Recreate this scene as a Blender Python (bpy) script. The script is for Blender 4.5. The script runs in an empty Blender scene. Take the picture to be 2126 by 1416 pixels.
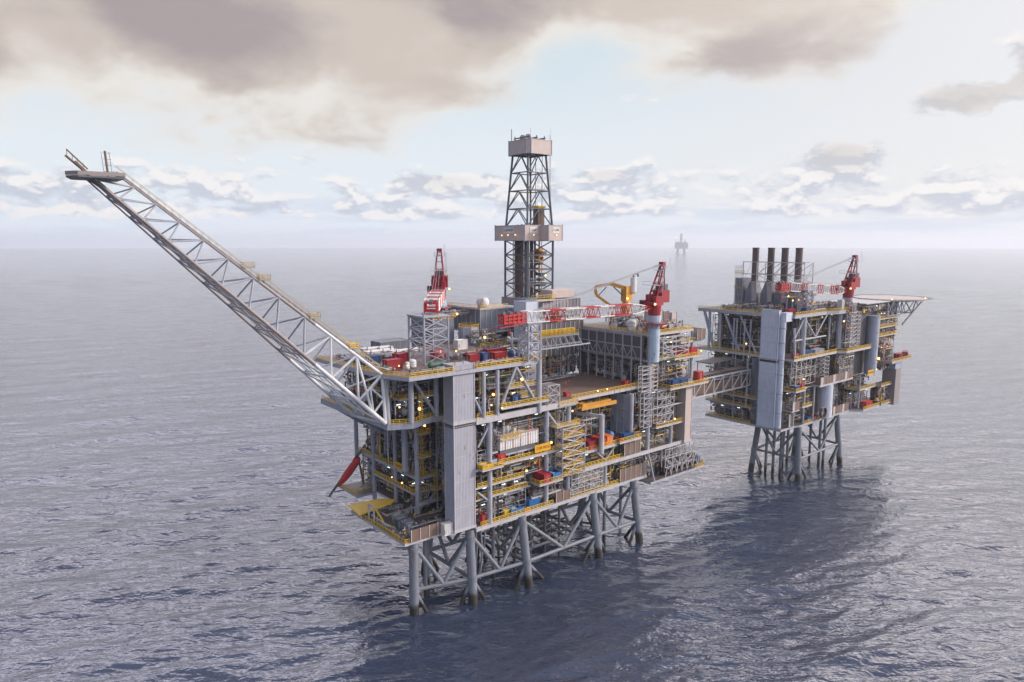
import bpy, math, random
import numpy as np
from mathutils import Vector

sc = bpy.context.scene
COL = sc.collection
R = math.radians

# ------------------------------------------------------------------ camera
cam_d = bpy.data.cameras.new("camera")
cam = bpy.data.objects.new("camera", cam_d)
COL.objects.link(cam)
cam.location = (0, 0, 100)
cam.rotation_euler = (R(90 - 7.916), 0, 0)
cam_d.sensor_width = 36
cam_d.lens = 1460 / 2126 * 36
cam_d.clip_start = 1
cam_d.clip_end = 200000
sc.camera = cam

# ------------------------------------------------------------------ world
SUN_AZ, SUN_EL = 86.0, 24.0          # degrees to the right of the view, above the horizon
w = bpy.data.worlds.new("World")
sc.world = w
w.use_nodes = True
nt = w.node_tree
nt.nodes.clear()


class G:
    """small helper to write shader maths"""
    def __init__(self, nt):
        self.nt = nt

    def put(self, sock, val):
        if val is None:
            return
        if hasattr(val, "is_linked"):
            self.nt.links.new(val, sock)
        else:
            sock.default_value = val

    def m(self, op, a, b=None, c=None, clamp=False):
        n = self.nt.nodes.new("ShaderNodeMath")
        n.operation = op
        n.use_clamp = clamp
        for i, x in enumerate((a, b, c)):
            self.put(n.inputs[i], x)
        return n.outputs[0]

    def ss(self, x, lo, hi, to0=0.0, to1=1.0):
        n = self.nt.nodes.new("ShaderNodeMapRange")
        n.interpolation_type = "SMOOTHSTEP"
        self.put(n.inputs[0], x)
        for i, v in enumerate((lo, hi, to0, to1)):
            self.put(n.inputs[i + 1], v)
        return n.outputs[0]

    def mix(self, f, a, b):
        n = self.nt.nodes.new("ShaderNodeMix")
        n.data_type = "RGBA"
        self.put(n.inputs[0], f)
        for s, v in ((n.inputs[6], a), (n.inputs[7], b)):
            if isinstance(v, tuple):
                v = (*v, 1) if len(v) == 3 else v
            self.put(s, v)
        return n.outputs[2]

    def noise(self, vec, scale, detail=6, rough=0.55, dist=0.0, lac=2.0):
        n = self.nt.nodes.new("ShaderNodeTexNoise")
        self.put(n.inputs["Vector"], vec)
        n.inputs["Scale"].default_value = scale
        n.inputs["Detail"].default_value = detail
        n.inputs["Roughness"].default_value = rough
        n.inputs["Distortion"].default_value = dist
        n.inputs["Lacunarity"].default_value = lac
        return n.outputs[0]

    def mapping(self, vec, scale=(1, 1, 1), loc=(0, 0, 0), rot=(0, 0, 0)):
        n = self.nt.nodes.new("ShaderNodeMapping")
        self.put(n.inputs[0], vec)
        n.inputs[1].default_value = loc
        n.inputs[2].default_value = rot
        n.inputs[3].default_value = scale
        return n.outputs[0]


g = G(nt)
tc = nt.nodes.new("ShaderNodeTexCoord").outputs["Generated"]
sep = nt.nodes.new("ShaderNodeSeparateXYZ")
nt.links.new(tc, sep.inputs[0])
X, Y, Z = sep.outputs
el = g.m("MULTIPLY", g.m("ARCSINE", g.m("MINIMUM", g.m("MAXIMUM", Z, -1.0), 1.0)), 57.2958)
az = g.m("MULTIPLY", g.m("ARCTAN2", X, Y), 57.2958)


def gauss(ca, ce, sa, se):
    a = g.m("DIVIDE", g.m("SUBTRACT", az, ca), sa)
    b = g.m("DIVIDE", g.m("SUBTRACT", el, ce), se)
    d = g.m("ADD", g.m("MULTIPLY", a, a), g.m("MULTIPLY", b, b))
    return g.m("POWER", 2.718, g.m("MULTIPLY", d, -1.0))


sky = nt.nodes.new("ShaderNodeTexSky")
sky.sky_type = "NISHITA"
sky.sun_disc = False
sky.sun_elevation = R(SUN_EL)
sky.sun_rotation = R(SUN_AZ)
vec = g.mapping(tc, (1, 1, 2.3), (3.1, 1.7, 0.4))
n_big = g.noise(vec, 3.0, 9, 0.56, 0.35)
n_mid = g.noise(g.mapping(tc, (1, 1, 1.9), (0.3, 5.2, 1.1)), 8.0, 6, 0.52, 0.3)
n_cum = g.noise(g.mapping(tc, (1, 1, 2.0), (2.2, 0.6, 3.3)), 17.0, 9, 0.56, 0.2)
n_cum2 = g.noise(g.mapping(tc, (1, 1, 2.0), (2.2, 0.6, 3.3 + 0.02)), 17.0, 9, 0.56, 0.2)
n_str = g.noise(g.mapping(tc, (1, 1, 9), (7, 2, 1)), 7.0, 6, 0.55)

# clear sky behind the clouds: pale blue, whiter towards the right where the sun hides
rightness = g.ss(az, -6.0, 34.0)
clear = g.mix(g.ss(el, 0.0, 6.0), (0.78, 0.85, 0.97), (0.78, 0.83, 0.88))
clear = g.mix(g.ss(el, 6.0, 15.0), clear, (0.65, 0.76, 0.82))
clear = g.mix(g.m("MULTIPLY", rightness, g.ss(el, 0.0, 3.5, 0.15, 0.95)), clear, (0.80, 0.79, 0.805))
back = g.ss(Y, 0.25, -0.6)
clear = g.mix(back, clear, (0.30, 0.37, 0.52))
clear = g.mix(g.ss(el, 20.0, 27.0), clear, (1.75, 1.78, 1.95))
clear = g.mix(g.ss(el, 28.0, 46.0), clear, (0.40, 0.47, 0.66))
nish = nt.nodes.new("ShaderNodeVectorMath")
nish.operation = "SCALE"
nt.links.new(sky.outputs[0], nish.inputs[0])
nish.inputs[3].default_value = 0.10
clear = g.mix(0.15, clear, nish.outputs[0])

# bands of low stratus over the horizon
band = g.m("MULTIPLY", g.ss(n_str, 0.42, 0.62), g.m("MULTIPLY", g.ss(el, 0.3, 1.2), g.ss(el, 4.6, 2.2)))
col = g.mix(g.m("MULTIPLY", band, 0.55), clear, (0.55, 0.62, 0.76))

# low cumulus
env = g.m("MULTIPLY", g.ss(el, 1.2, 2.4), g.ss(el, 8.0, 3.6))
spots = g.m("ADD", g.m("ADD", gauss(31.5, 9.4, 3.2, 1.3), gauss(24.5, 6.0, 2.6, 1.4)),
            g.m("ADD", gauss(36.0, 11.2, 2.4, 1.9), g.m("ADD", gauss(-5.5, 4.6, 3.6, 0.8), gauss(7.5, 5.2, 1.8, 0.6))))
cdens = g.m("ADD", n_cum, g.m("SUBTRACT", g.m("ADD", g.m("MULTIPLY", env, g.m("MULTIPLY_ADD", n_mid, 0.62, -0.075)), g.m("MULTIPLY", spots, 0.40)), 0.17))
cmask = g.ss(cdens, 0.47, 0.61)
lit = g.ss(g.m("SUBTRACT", n_cum, n_cum2), -0.05, 0.07)
ccol = g.mix(lit, (0.50, 0.54, 0.63), (0.86, 0.83, 0.82))
ccol = g.mix(g.m("MULTIPLY", g.ss(spots, 0.15, 0.9), g.ss(el, 4.0, 8.0, 0.25, 0.8)), ccol, (0.52, 0.49, 0.47))
col = g.mix(g.m("MULTIPLY", cmask, 0.85), col, ccol)

# the great grey-brown cloud sheet above
fc = nt.nodes.new("ShaderNodeFloatCurve")
cv = fc.mapping.curves[0]
pts = [(0.0, 0.27), (0.10, 0.29), (0.27, 0.33), (0.40, 0.38), (0.49, 0.49), (0.56, 0.57), (0.64, 0.52), (0.74, 0.50),
       (0.80, 0.54), (0.87, 0.72), (1.0, 0.82)]
cv.points[0].location = pts[0]
cv.points[1].location = pts[-1]
for p in pts[1:-1]:
    cv.points.new(*p)
fc.mapping.update()
nt.links.new(g.m("DIVIDE", g.m("ADD", az, 40.0), 80.0, clamp=True), fc.inputs[1])
el0 = g.m("MULTIPLY", fc.outputs[0], 24.0)
wob = g.m("ADD", g.m("MULTIPLY", g.m("SUBTRACT", n_big, 0.5), 14.0), g.m("MULTIPLY", g.m("SUBTRACT", n_mid, 0.5), 6.0))
h = g.m("ADD", g.m("SUBTRACT", el, el0), wob)
deck = g.ss(h, -1.5, 2.2)
deck = g.m("MULTIPLY", deck, g.m("SUBTRACT", 1.0, g.m("MULTIPLY", gauss(4.5, 12.2, 3.8, 1.5), 0.9)))
cores = g.m("ADD", g.m("ADD", gauss(-23.0, 15.2, 8.5, 4.2), g.m("MULTIPLY", gauss(-3.0, 18.2, 7.0, 2.6), 0.9)),
            g.m("ADD", g.m("MULTIPLY", gauss(19.5, 13.6, 7.5, 2.4), 0.62), g.m("MULTIPLY", gauss(-37.0, 13.0, 4.0, 4.0), 0.55)))
core = g.ss(g.m("ADD", cores, g.m("ADD", g.m("MULTIPLY", g.m("SUBTRACT", n_mid, 0.5), 1.5), g.m("MULTIPLY", g.m("SUBTRACT", n_big, 0.5), 1.2))), 0.15, 0.95)
edge = g.mix(g.ss(g.m("ADD", h, g.m("MULTIPLY", g.m("SUBTRACT", n_mid, 0.5), 9.0)), 0.0, 5.0), (0.76, 0.73, 0.69), (0.58, 0.505, 0.45))
dcol = g.mix(core, edge, (0.36, 0.30, 0.305))
dcol = g.mix(g.ss(az, 2.0, 30.0, 0.0, 0.35), dcol, (0.80, 0.75, 0.69))
dcol = g.mix(g.ss(el, 18.0, 25.0), dcol, g.mix(g.ss(az, -10.0, 35.0), (2.7, 2.55, 2.95), (3.8, 3.45, 3.5)))
dcol = g.mix(g.ss(el, 28.0, 47.0), dcol, (0.34, 0.37, 0.50))
dark_side = g.ss(g.m("ADD", X, g.m("MULTIPLY", Y, 0.8)), 0.0, -0.85)
dcol = g.mix(g.m("MULTIPLY", g.m("MULTIPLY", dark_side, 0.95), g.ss(el, 85.0, 35.0)), dcol, (0.17, 0.21, 0.31))
col = g.mix(g.m("MULTIPLY", deck, 0.95), col, dcol)

# brightest part of the sky around the veiled sun (off to the right)
glow = gauss(SUN_AZ - 16, SUN_EL, 26.0, 16.0)
col = g.mix(g.m("MULTIPLY", glow, 0.8), col, (1.25, 1.12, 1.02))
up10 = nt.nodes.new("ShaderNodeVectorMath")
up10.operation = "SCALE"
nt.links.new(col, up10.inputs[0])
up10.inputs[3].default_value = 10.0
bg = nt.nodes.new("ShaderNodeBackground")
nt.links.new(up10.outputs[0], bg.inputs[0])
bg.inputs[1].default_value = 0.1
wo = nt.nodes.new("ShaderNodeOutputWorld")
nt.links.new(bg.outputs[0], wo.inputs[0])
try:
    w.cycles.sampling_method = "MANUAL"
    w.cycles.sample_map_resolution = 512
    sc.cycles.volume_bounces = 3
except Exception:
    pass

# ------------------------------------------------------------------ sun, exposure
sl = bpy.data.lights.new("sun", "SUN")
sl.energy = 2.9
sl.angle = R(12)
sl.color = (1.0, 0.86, 0.76)
so = bpy.data.objects.new("sun", sl)
COL.objects.link(so)
sdir = Vector((math.sin(R(SUN_AZ)) * math.cos(R(SUN_EL)), math.cos(R(SUN_AZ)) * math.cos(R(SUN_EL)), math.sin(R(SUN_EL))))
so.rotation_euler = sdir.to_track_quat("Z", "Y").to_euler()
so.location = (300, 100, 300)
vs = sc.view_settings
vs.view_transform = "Standard"
vs.look = "None"
vs.exposure = 0.15
vs.gamma = 1.0
vs.use_curve_mapping = False

# ------------------------------------------------------------------ frame of the platforms
# everything on the platforms is laid out in metres (u along the long face, v across, z up)
ROT = R(90 - 50.5)
CU, SU = math.cos(ROT), math.sin(ROT)
OX, OY = -15.697, 183.596


def W(u, v, z=0.0):
    return Vector((OX + u * CU - v * SU, OY + u * SU + v * CU, z))


# ------------------------------------------------------------------ materials
MATS = {}


def paint(name, c, rough=0.55, var=0.18, rust=0.0, metal=0.0, streak=0.25, bump=None, rustcol=(0.16, 0.07, 0.035)):
    m = bpy.data.materials.new(name)
    m.use_nodes = True
    nt = m.node_tree
    q = G(nt)
    b = nt.nodes["Principled BSDF"]
    co = nt.nodes.new("ShaderNodeTexCoord").outputs["Object"]
    n1 = q.noise(co, 0.35, 5, 0.6)
    n2 = q.noise(q.mapping(co, (1.1, 1.1, 0.12)), 1.6, 4, 0.6)
    f = q.m("ADD", q.m("MULTIPLY", q.m("SUBTRACT", n1, 0.5), var * 2.4), q.m("MULTIPLY", q.m("SUBTRACT", n2, 0.5), streak * 1.6))
    k = q.m("ADD", 1.0, f)
    vm = nt.nodes.new("ShaderNodeVectorMath")
    vm.operation = "SCALE"
    vm.inputs[0].default_value = c
    nt.links.new(k, vm.inputs[3])
    colr = vm.outputs[0]
    if rust > 0:
        n3 = q.noise(q.mapping(co, (0.9, 0.9, 0.25), (4, 2, 9)), 0.9, 7, 0.65)
        rm = q.ss(n3, 0.66 - 0.16 * rust, 0.74 - 0.12 * rust)
        colr = q.mix(q.m("MULTIPLY", rm, 0.8), colr, rustcol)
    nt.links.new(colr, b.inputs["Base Color"])
    b.inputs["Roughness"].default_value = rough
    b.inputs["Metallic"].default_value = metal
    if bump:
        wv = nt.nodes.new("ShaderNodeTexWave")
        wv.bands_direction = "X"
        nt.links.new(q.mapping(co, (1, 1, 0.0), rot=(0, 0, R(45))), wv.inputs[0])
        wv.inputs["Scale"].default_value = bump
        bp = nt.nodes.new("ShaderNodeBump")
        bp.inputs["Strength"].default_value = 0.4
        bp.inputs["Distance"].default_value = 0.12
        nt.links.new(wv.outputs[1], bp.inputs["Height"])
        nt.links.new(bp.outputs[0], b.inputs["Normal"])
    MATS[name] = m
    return m


def glow_mat(name, c, s):
    m = bpy.data.materials.new(name)
    m.use_nodes = True
    b = m.node_tree.nodes["Principled BSDF"]
    b.inputs["Base Color"].default_value = (*c, 1)
    b.inputs["Emission Color"].default_value = (*c, 1)
    b.inputs["Emission Strength"].default_value = s
    MATS[name] = m
    return m


paint("steel", (0.38, 0.40, 0.46), rust=0.3, streak=0.4)
paint("steel_light", (0.48, 0.475, 0.495), rust=0.3, streak=0.4)
paint("boom_white", (0.66, 0.68, 0.70), rust=0.05)
paint("boom_brown", (0.29, 0.255, 0.25), rust=0.2)
paint("faded_yellow", (0.46, 0.36, 0.19))
paint("steel_dark", (0.12, 0.13, 0.15), rust=0.2)
paint("derrick_blue", (0.09, 0.105, 0.13), rust=0.25)
paint("dark", (0.045, 0.045, 0.05), var=0.3)
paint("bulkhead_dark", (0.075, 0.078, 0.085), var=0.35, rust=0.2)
paint("brown_cladding", (0.20, 0.135, 0.105), var=0.2, rust=0.2, bump=1.2)
paint("yellow", (0.74, 0.48, 0.05), rust=0.12)
paint("sign_yellow", (0.72, 0.40, 0.02))
paint("red", (0.32, 0.018, 0.03), rust=0.1)
paint("bright_red", (0.50, 0.035, 0.035), rust=0.08)
paint("orange", (0.75, 0.20, 0.035))
paint("crane_orange", (0.62, 0.30, 0.04), rust=0.1)
paint("blue", (0.025, 0.085, 0.24))
paint("bright_blue", (0.02, 0.16, 0.42))
paint("white", (0.72, 0.72, 0.71), rust=0.08)
paint("silver", (0.50, 0.50, 0.51), rough=0.35, metal=0.3)
paint("green", (0.045, 0.13, 0.09))
paint("rust_brown", (0.17, 0.115, 0.09), rust=0.6)
paint("pipe_grey", (0.27, 0.28, 0.30), rust=0.25)
paint("deck_plate", (0.13, 0.115, 0.105), var=0.3, rust=0.4)
paint("deck_brown", (0.19, 0.125, 0.10), var=0.35, rust=0.3)
paint("panel", (0.37, 0.38, 0.435), var=0.14, streak=0.32, rust=0.22, bump=0.9)
paint("panel_blue", (0.37, 0.42, 0.52), var=0.14, streak=0.5, rust=0.1, bump=0.9)
paint("panel_slate", (0.17, 0.19, 0.23), var=0.15, bump=0.8)
paint("panel_pale", (0.58, 0.64, 0.75), var=0.14, streak=0.3, rust=0.2, bump=0.9)
paint("panel_smoke", (0.105, 0.10, 0.105), var=0.3, streak=0.5, rust=0.35, bump=0.8)
paint("pedestal_blue", (0.42, 0.53, 0.64), rust=0.1)
paint("panel_beige", (0.56, 0.47, 0.43), var=0.12, bump=0.9)
paint("panel_mauve", (0.30, 0.27, 0.28), var=0.12, bump=0.9)
paint("helideck_beige", (0.50, 0.42, 0.37))
paint("leg_paint", (0.185, 0.21, 0.25), rust=0.6, rustcol=(0.20, 0.11, 0.06))
paint("stack_brown", (0.115, 0.082, 0.08), rust=0.3)
paint("rubber", (0.02, 0.02, 0.022))
paint("coverall_orange", (0.72, 0.14, 0.04))
paint("skin", (0.5, 0.3, 0.22))
paint("glass_dark", (0.02, 0.03, 0.04), rough=0.1)
paint("lettering_dark", (0.03, 0.03, 0.06))
paint("lettering_red", (0.35, 0.05, 0.01))
paint("rope_grey", (0.30, 0.30, 0.32))
glow_mat("lamp_warm", (1.0, 0.50, 0.13), 5.0)
glow_mat("tube_white", (0.92, 1.0, 0.98), 2.2)

# legs: paint above, dark marine growth near the water
m = MATS["leg_paint"]
q = G(m.node_tree)
b = m.node_tree.nodes["Principled BSDF"]
old = b.inputs["Base Color"].links[0].from_socket
geo = m.node_tree.nodes.new("ShaderNodeNewGeometry")
sp = m.node_tree.nodes.new("ShaderNodeSeparateXYZ")
m.node_tree.links.new(geo.outputs["Position"], sp.inputs[0])
nz = q.noise(geo.outputs["Position"], 0.6, 5, 0.6)
zz = q.m("ADD", sp.outputs[2], q.m("MULTIPLY", q.m("SUBTRACT", nz, 0.5), 3.0))
m.node_tree.links.new(q.mix(q.ss(zz, 4.2, 2.4), old, (0.03, 0.026, 0.022)), b.inputs["Base Color"])


# ------------------------------------------------------------------ mesh helper
class M:
    def __init__(self, *mats):
        self.v, self.f, self.k = [], [], []
        self.mats = list(mats)
        self.cur = 0

    def use(self, name):
        if name not in self.mats:
            self.mats.append(name)
        self.cur = self.mats.index(name)
        return self

    def add(self, vs, fs):
        n = len(self.v)
        self.v.extend(tuple(p) for p in vs)
        self.f.extend(tuple(i + n for i in f) for f in fs)
        self.k.extend([self.cur] * len(fs))
        return self

    def box(self, u0, u1, v0, v1, z0, z1):
        vs = [(u0, v0, z0), (u1, v0, z0), (u1, v1, z0), (u0, v1, z0), (u0, v0, z1), (u1, v0, z1), (u1, v1, z1), (u0, v1, z1)]
        return self.add(vs, [(3, 2, 1, 0), (4, 5, 6, 7), (0, 1, 5, 4), (1, 2, 6, 5), (2, 3, 7, 6), (3, 0, 4, 7)])

    def tube(self, p, q, r, n=6, r2=None, caps=True):
        p, q = Vector(p), Vector(q)
        d = q - p
        if d.length < 1e-6:
            return self
        d.normalize()
        a = d.cross(Vector((0, 0, 1)))
        if a.length < 1e-3:
            a = Vector((1, 0, 0))
        a.normalize()
        c = d.cross(a)
        r2 = r if r2 is None else r2
        vs = []
        for pt, rr in ((p, r), (q, r2)):
            for i in range(n):
                t = 2 * math.pi * (i + 0.5) / n
                vs.append(pt + a * (math.cos(t) * rr) + c * (math.sin(t) * rr))
        fs = [(i, i + n, (i + 1) % n + n, (i + 1) % n) for i in range(n)]
        if caps:
            fs += [tuple(range(n)), tuple(range(2 * n - 1, n - 1, -1))]
        return self.add(vs, fs)

    def beam(self, p, q, wd=0.2, ht=None):
        """rectangular bar"""
        ht = wd if ht is None else ht
        p, q = Vector(p), Vector(q)
        d = (q - p).normalized()
        a = d.cross(Vector((0, 0, 1)))
        if a.length < 1e-3:
            a = Vector((1, 0, 0))
        a.normalize()
        c = a.cross(d)
        vs = []
        for pt in (p, q):
            for sa, scc in ((-1, -1), (1, -1), (1, 1), (-1, 1)):
                vs.append(pt + a * (sa * wd / 2) + c * (scc * ht / 2))
        return self.add(vs, [(0, 1, 5, 4), (1, 2, 6, 5), (2, 3, 7, 6), (3, 0, 4, 7), (3, 2, 1, 0), (4, 5, 6, 7)])

    def prism(self, poly, z0, z1, top=None, side=None):
        n = len(poly)
        vs = [(a, b2, z0) for a, b2 in poly] + [(a, b2, z1) for a, b2 in poly]
        if side:
            self.use(side)
        self.add(vs, [(i, (i + 1) % n, (i + 1) % n + n, i + n) for i in range(n)])
        if top:
            self.use(top)
        self.add(vs, [tuple(range(n - 1, -1, -1)), tuple(range(n, 2 * n))])
        return self

    def frust(self, p0, z0, p1, z1):
        n = len(p0)
        vs = [(a, b2, z0) for a, b2 in p0] + [(a, b2, z1) for a, b2 in p1]
        return self.add(vs, [(i, (i + 1) % n, (i + 1) % n + n, i + n) for i in range(n)] + [tuple(range(n - 1, -1, -1)), tuple(range(n, 2 * n))])

    def ball(self, c, rx, ry=None, rz=None, n=8, k=5):
        ry = rx if ry is None else ry
        rz = rx if rz is None else rz
        vs, fs = [], []
        for j in range(k + 1):
            t = math.pi * j / k
            for i in range(n):
                a = 2 * math.pi * i / n
                vs.append((c[0] + rx * math.sin(t) * math.cos(a), c[1] + ry * math.sin(t) * math.sin(a), c[2] + rz * math.cos(t)))
        for j in range(k):
            for i in range(n):
                fs.append((j * n + i, (j + 1) * n + i, (j + 1) * n + (i + 1) % n, j * n + (i + 1) % n))
        return self.add(vs, fs)

    def vessel(self, p, q, r, n=12):
        p, q = Vector(p), Vector(q)
        d = (q - p).normalized()
        self.tube(p, q, r, n, caps=False)
        for e, s in ((p, -1), (q, 1)):
            self.tube(e, e + d * (s * r * 0.3), r, n, r * 0.8, caps=False)
            self.tube(e + d * (s * r * 0.3), e + d * (s * r * 0.5), r * 0.8, n, r * 0.35)
        return self

    def path(self, pts, r, n=6):
        for a, b2 in zip(pts[:-1], pts[1:]):
            self.tube(a, b2, r, n)
        return self

    def build(self, name, parent=None, base=(0, 0, 0)):
        me = bpy.data.meshes.new(name)
        bx, by, bz = base
        me.from_pydata([(a - bx, b2 - by, c - bz) for a, b2, c in self.v], [], self.f)
        for mm in self.mats:
            me.materials.append(MATS[mm])
        me.polygons.foreach_set("material_index", self.k)
        me.update()
        o = bpy.data.objects.new(name, me)
        COL.objects.link(o)
        if parent is not None:
            o.parent = parent
        return o


def thing(name, label, cat, base=(0, 0, 0), group=None, kind=None):
    o = bpy.data.objects.new(name, None)
    o.empty_display_size = 1
    COL.objects.link(o)
    o.location = W(*base)
    o.rotation_euler = (0, 0, ROT)
    o["label"] = label
    o["category"] = cat
    if group:
        o["group"] = group
    if kind:
        o["kind"] = kind
    return o


def clone(root, base, label, group=None, drot=0.0):
    r = root.copy()
    COL.objects.link(r)
    r.location = W(*base)
    r.rotation_euler = (0, 0, ROT + drot)
    r["label"] = label
    if group:
        r["group"] = group
    for c in list(root.children):
        cc = c.copy()
        COL.objects.link(cc)
        cc.parent = r
        for d in list(c.children):
            dd = d.copy()
            COL.objects.link(dd)
            dd.parent = cc
    return r


def stuff(o):
    o["kind"] = "stuff"
    return o


def text_mesh(name, txt, mat, parent, loc, rotz, size, wide=None):
    cu = bpy.data.curves.new(name, "FONT")
    cu.body = txt
    cu.size = size
    cu.extrude = 0.015
    cu.align_x = "CENTER"
    cu.align_y = "CENTER"
    t = bpy.data.objects.new(name, cu)
    COL.objects.link(t)
    bpy.context.view_layer.update()
    me = bpy.data.meshes.new_from_object(t.evaluated_get(bpy.context.evaluated_depsgraph_get()))
    bpy.data.objects.remove(t)
    me.materials.clear()
    me.materials.append(MATS[mat])
    o = bpy.data.objects.new(name, me)
    COL.objects.link(o)
    o.parent = parent
    o.rotation_euler = (R(90), 0, rotz)
    o.location = loc
    if wide:
        xs = [v.co.x for v in me.vertices]
        k = wide / (max(xs) - min(xs))
        for v in me.vertices:
            v.co.x *= k
    return o


def rail(parent, pts, base=(0, 0, 0), h=1.15, name="handrail", closed=False, mat="yellow", step=1.6):
    """a run of yellow handrail with posts, three bars and a toe plate; pts = (u, v, z) corners"""
    m = M(mat)
    if closed:
        pts = list(pts) + [pts[0]]
    for a, b2 in zip(pts[:-1], pts[1:]):
        a, b2 = Vector(a), Vector(b2)
        L = (b2 - a).length
        n = max(1, int(L / step))
        for i in range(n + 1):
            p = a.lerp(b2, i / n)
            m.beam(p, p + Vector((0, 0, h)), 0.11)
        for hh, t in ((h, 0.14), (h * 0.58, 0.10)):
            m.beam(a + Vector((0, 0, hh)), b2 + Vector((0, 0, hh)), t)
        m.beam(a + Vector((0, 0, 0.17)), b2 + Vector((0, 0, 0.17)), 0.06, 0.2)
    return m.build(name, parent, base)


def deck(parent, poly, z, t=0.55, base=(0, 0, 0), top="deck_plate", side="steel_light", name="deck"):
    m = M(side, top)
    m.prism(poly, z - t, z, top=top, side=side)
    return m.build(name, parent, base)


def lattice(m, bot, topc, n, rl, rb, x=True, horiz=True):
    """four-legged lattice between two quads of points"""
    bot = [Vector(p) for p in bot]
    topc = [Vector(p) for p in topc]
    for p, q2 in zip(bot, topc):
        m.tube(p, q2, rl, 6)
    N = len(bot)
    for k in range(n):
        t0, t1 = k / n, (k + 1) / n
        for i in range(N):
            j = (i + 1) % N
            a0, b0 = bot[i].lerp(topc[i], t0), bot[j].lerp(topc[j], t0)
            a1, b1 = bot[i].lerp(topc[i], t1), bot[j].lerp(topc[j], t1)
            if horiz:
                m.tube(a1, b1, rb, 5)
            if x == 2:
                mid = (a1 + b1) / 2
                m.tube(a0, mid, rb, 5)
                m.tube(b0, mid, rb, 5)
            elif x:
                m.tube(a0, b1, rb, 5)
                m.tube(b0, a1, rb, 5)
            else:
                if k % 2:
                    m.tube(a0, b1, rb, 5)
                else:
                    m.tube(b0, a1, rb, 5)
    return m


TUBES = {}


def tube_light(parent, p, axis="u", base=(0, 0, 0)):
    if TUBES.setdefault(parent.name, 0) >= 98:
        return
    TUBES[parent.name] += 1
    key = "tube_" + axis
    if key not in MESH:
        m = M("tube_white")
        a, b2 = (0.6, 0.07) if axis == "u" else (0.07, 0.6)
        m.box(-a, a, -b2, b2, -0.07, 0.07)
        o = m.build("tube_light")
        MESH[key] = o.data
        bpy.data.objects.remove(o)
    o = bpy.data.objects.new("tube_light", MESH[key])
    COL.objects.link(o)
    o.parent = parent
    o.location = (p[0] - base[0], p[1] - base[1], p[2] - base[2])


MESH = {}


def floodlight(parent, p, base=(0, 0, 0), r=0.38, post=0.0):
    r *= 0.72
    key = "flood%.2f_%.1f" % (r, post)
    if key not in MESH:
        m = M("lamp_warm", "steel_dark")
        m.ball((0, 0, 0), r, n=8, k=5)
        m.use("steel_dark").box(-r * 0.9, r * 0.9, r * 0.85, r * 1.5, -r, r)
        if post:
            m.tube((0, r, -post), (0, r, -r), 0.07)
        o = m.build("floodlight")
        MESH[key] = o.data
        bpy.data.objects.remove(o)
    o = bpy.data.objects.new("floodlight", MESH[key])
    COL.objects.link(o)
    o.parent = parent
    o.location = (p[0] - base[0], p[1] - base[1], p[2] - base[2])
    return o


PAL_NEAR = (["pipe_grey"] * 7 + ["steel"] * 4 + ["steel_light"] * 3 + ["steel_dark"] * 4 + ["rust_brown"] * 4 + ["silver"] * 3 +
       ["green"] * 1 + ["yellow"] * 3 + ["white"] * 2 + ["orange"] + ["panel_blue"] * 2 + ["rust_brown"] * 2 + ["steel_dark"] * 4 + ["dark"] * 4 + ["rust_brown"] * 3 + ["yellow"] * 2)
PAL_FAR = PAL_NEAR + ["rust_brown"] * 9 + ["brown_cladding"] * 3


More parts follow.
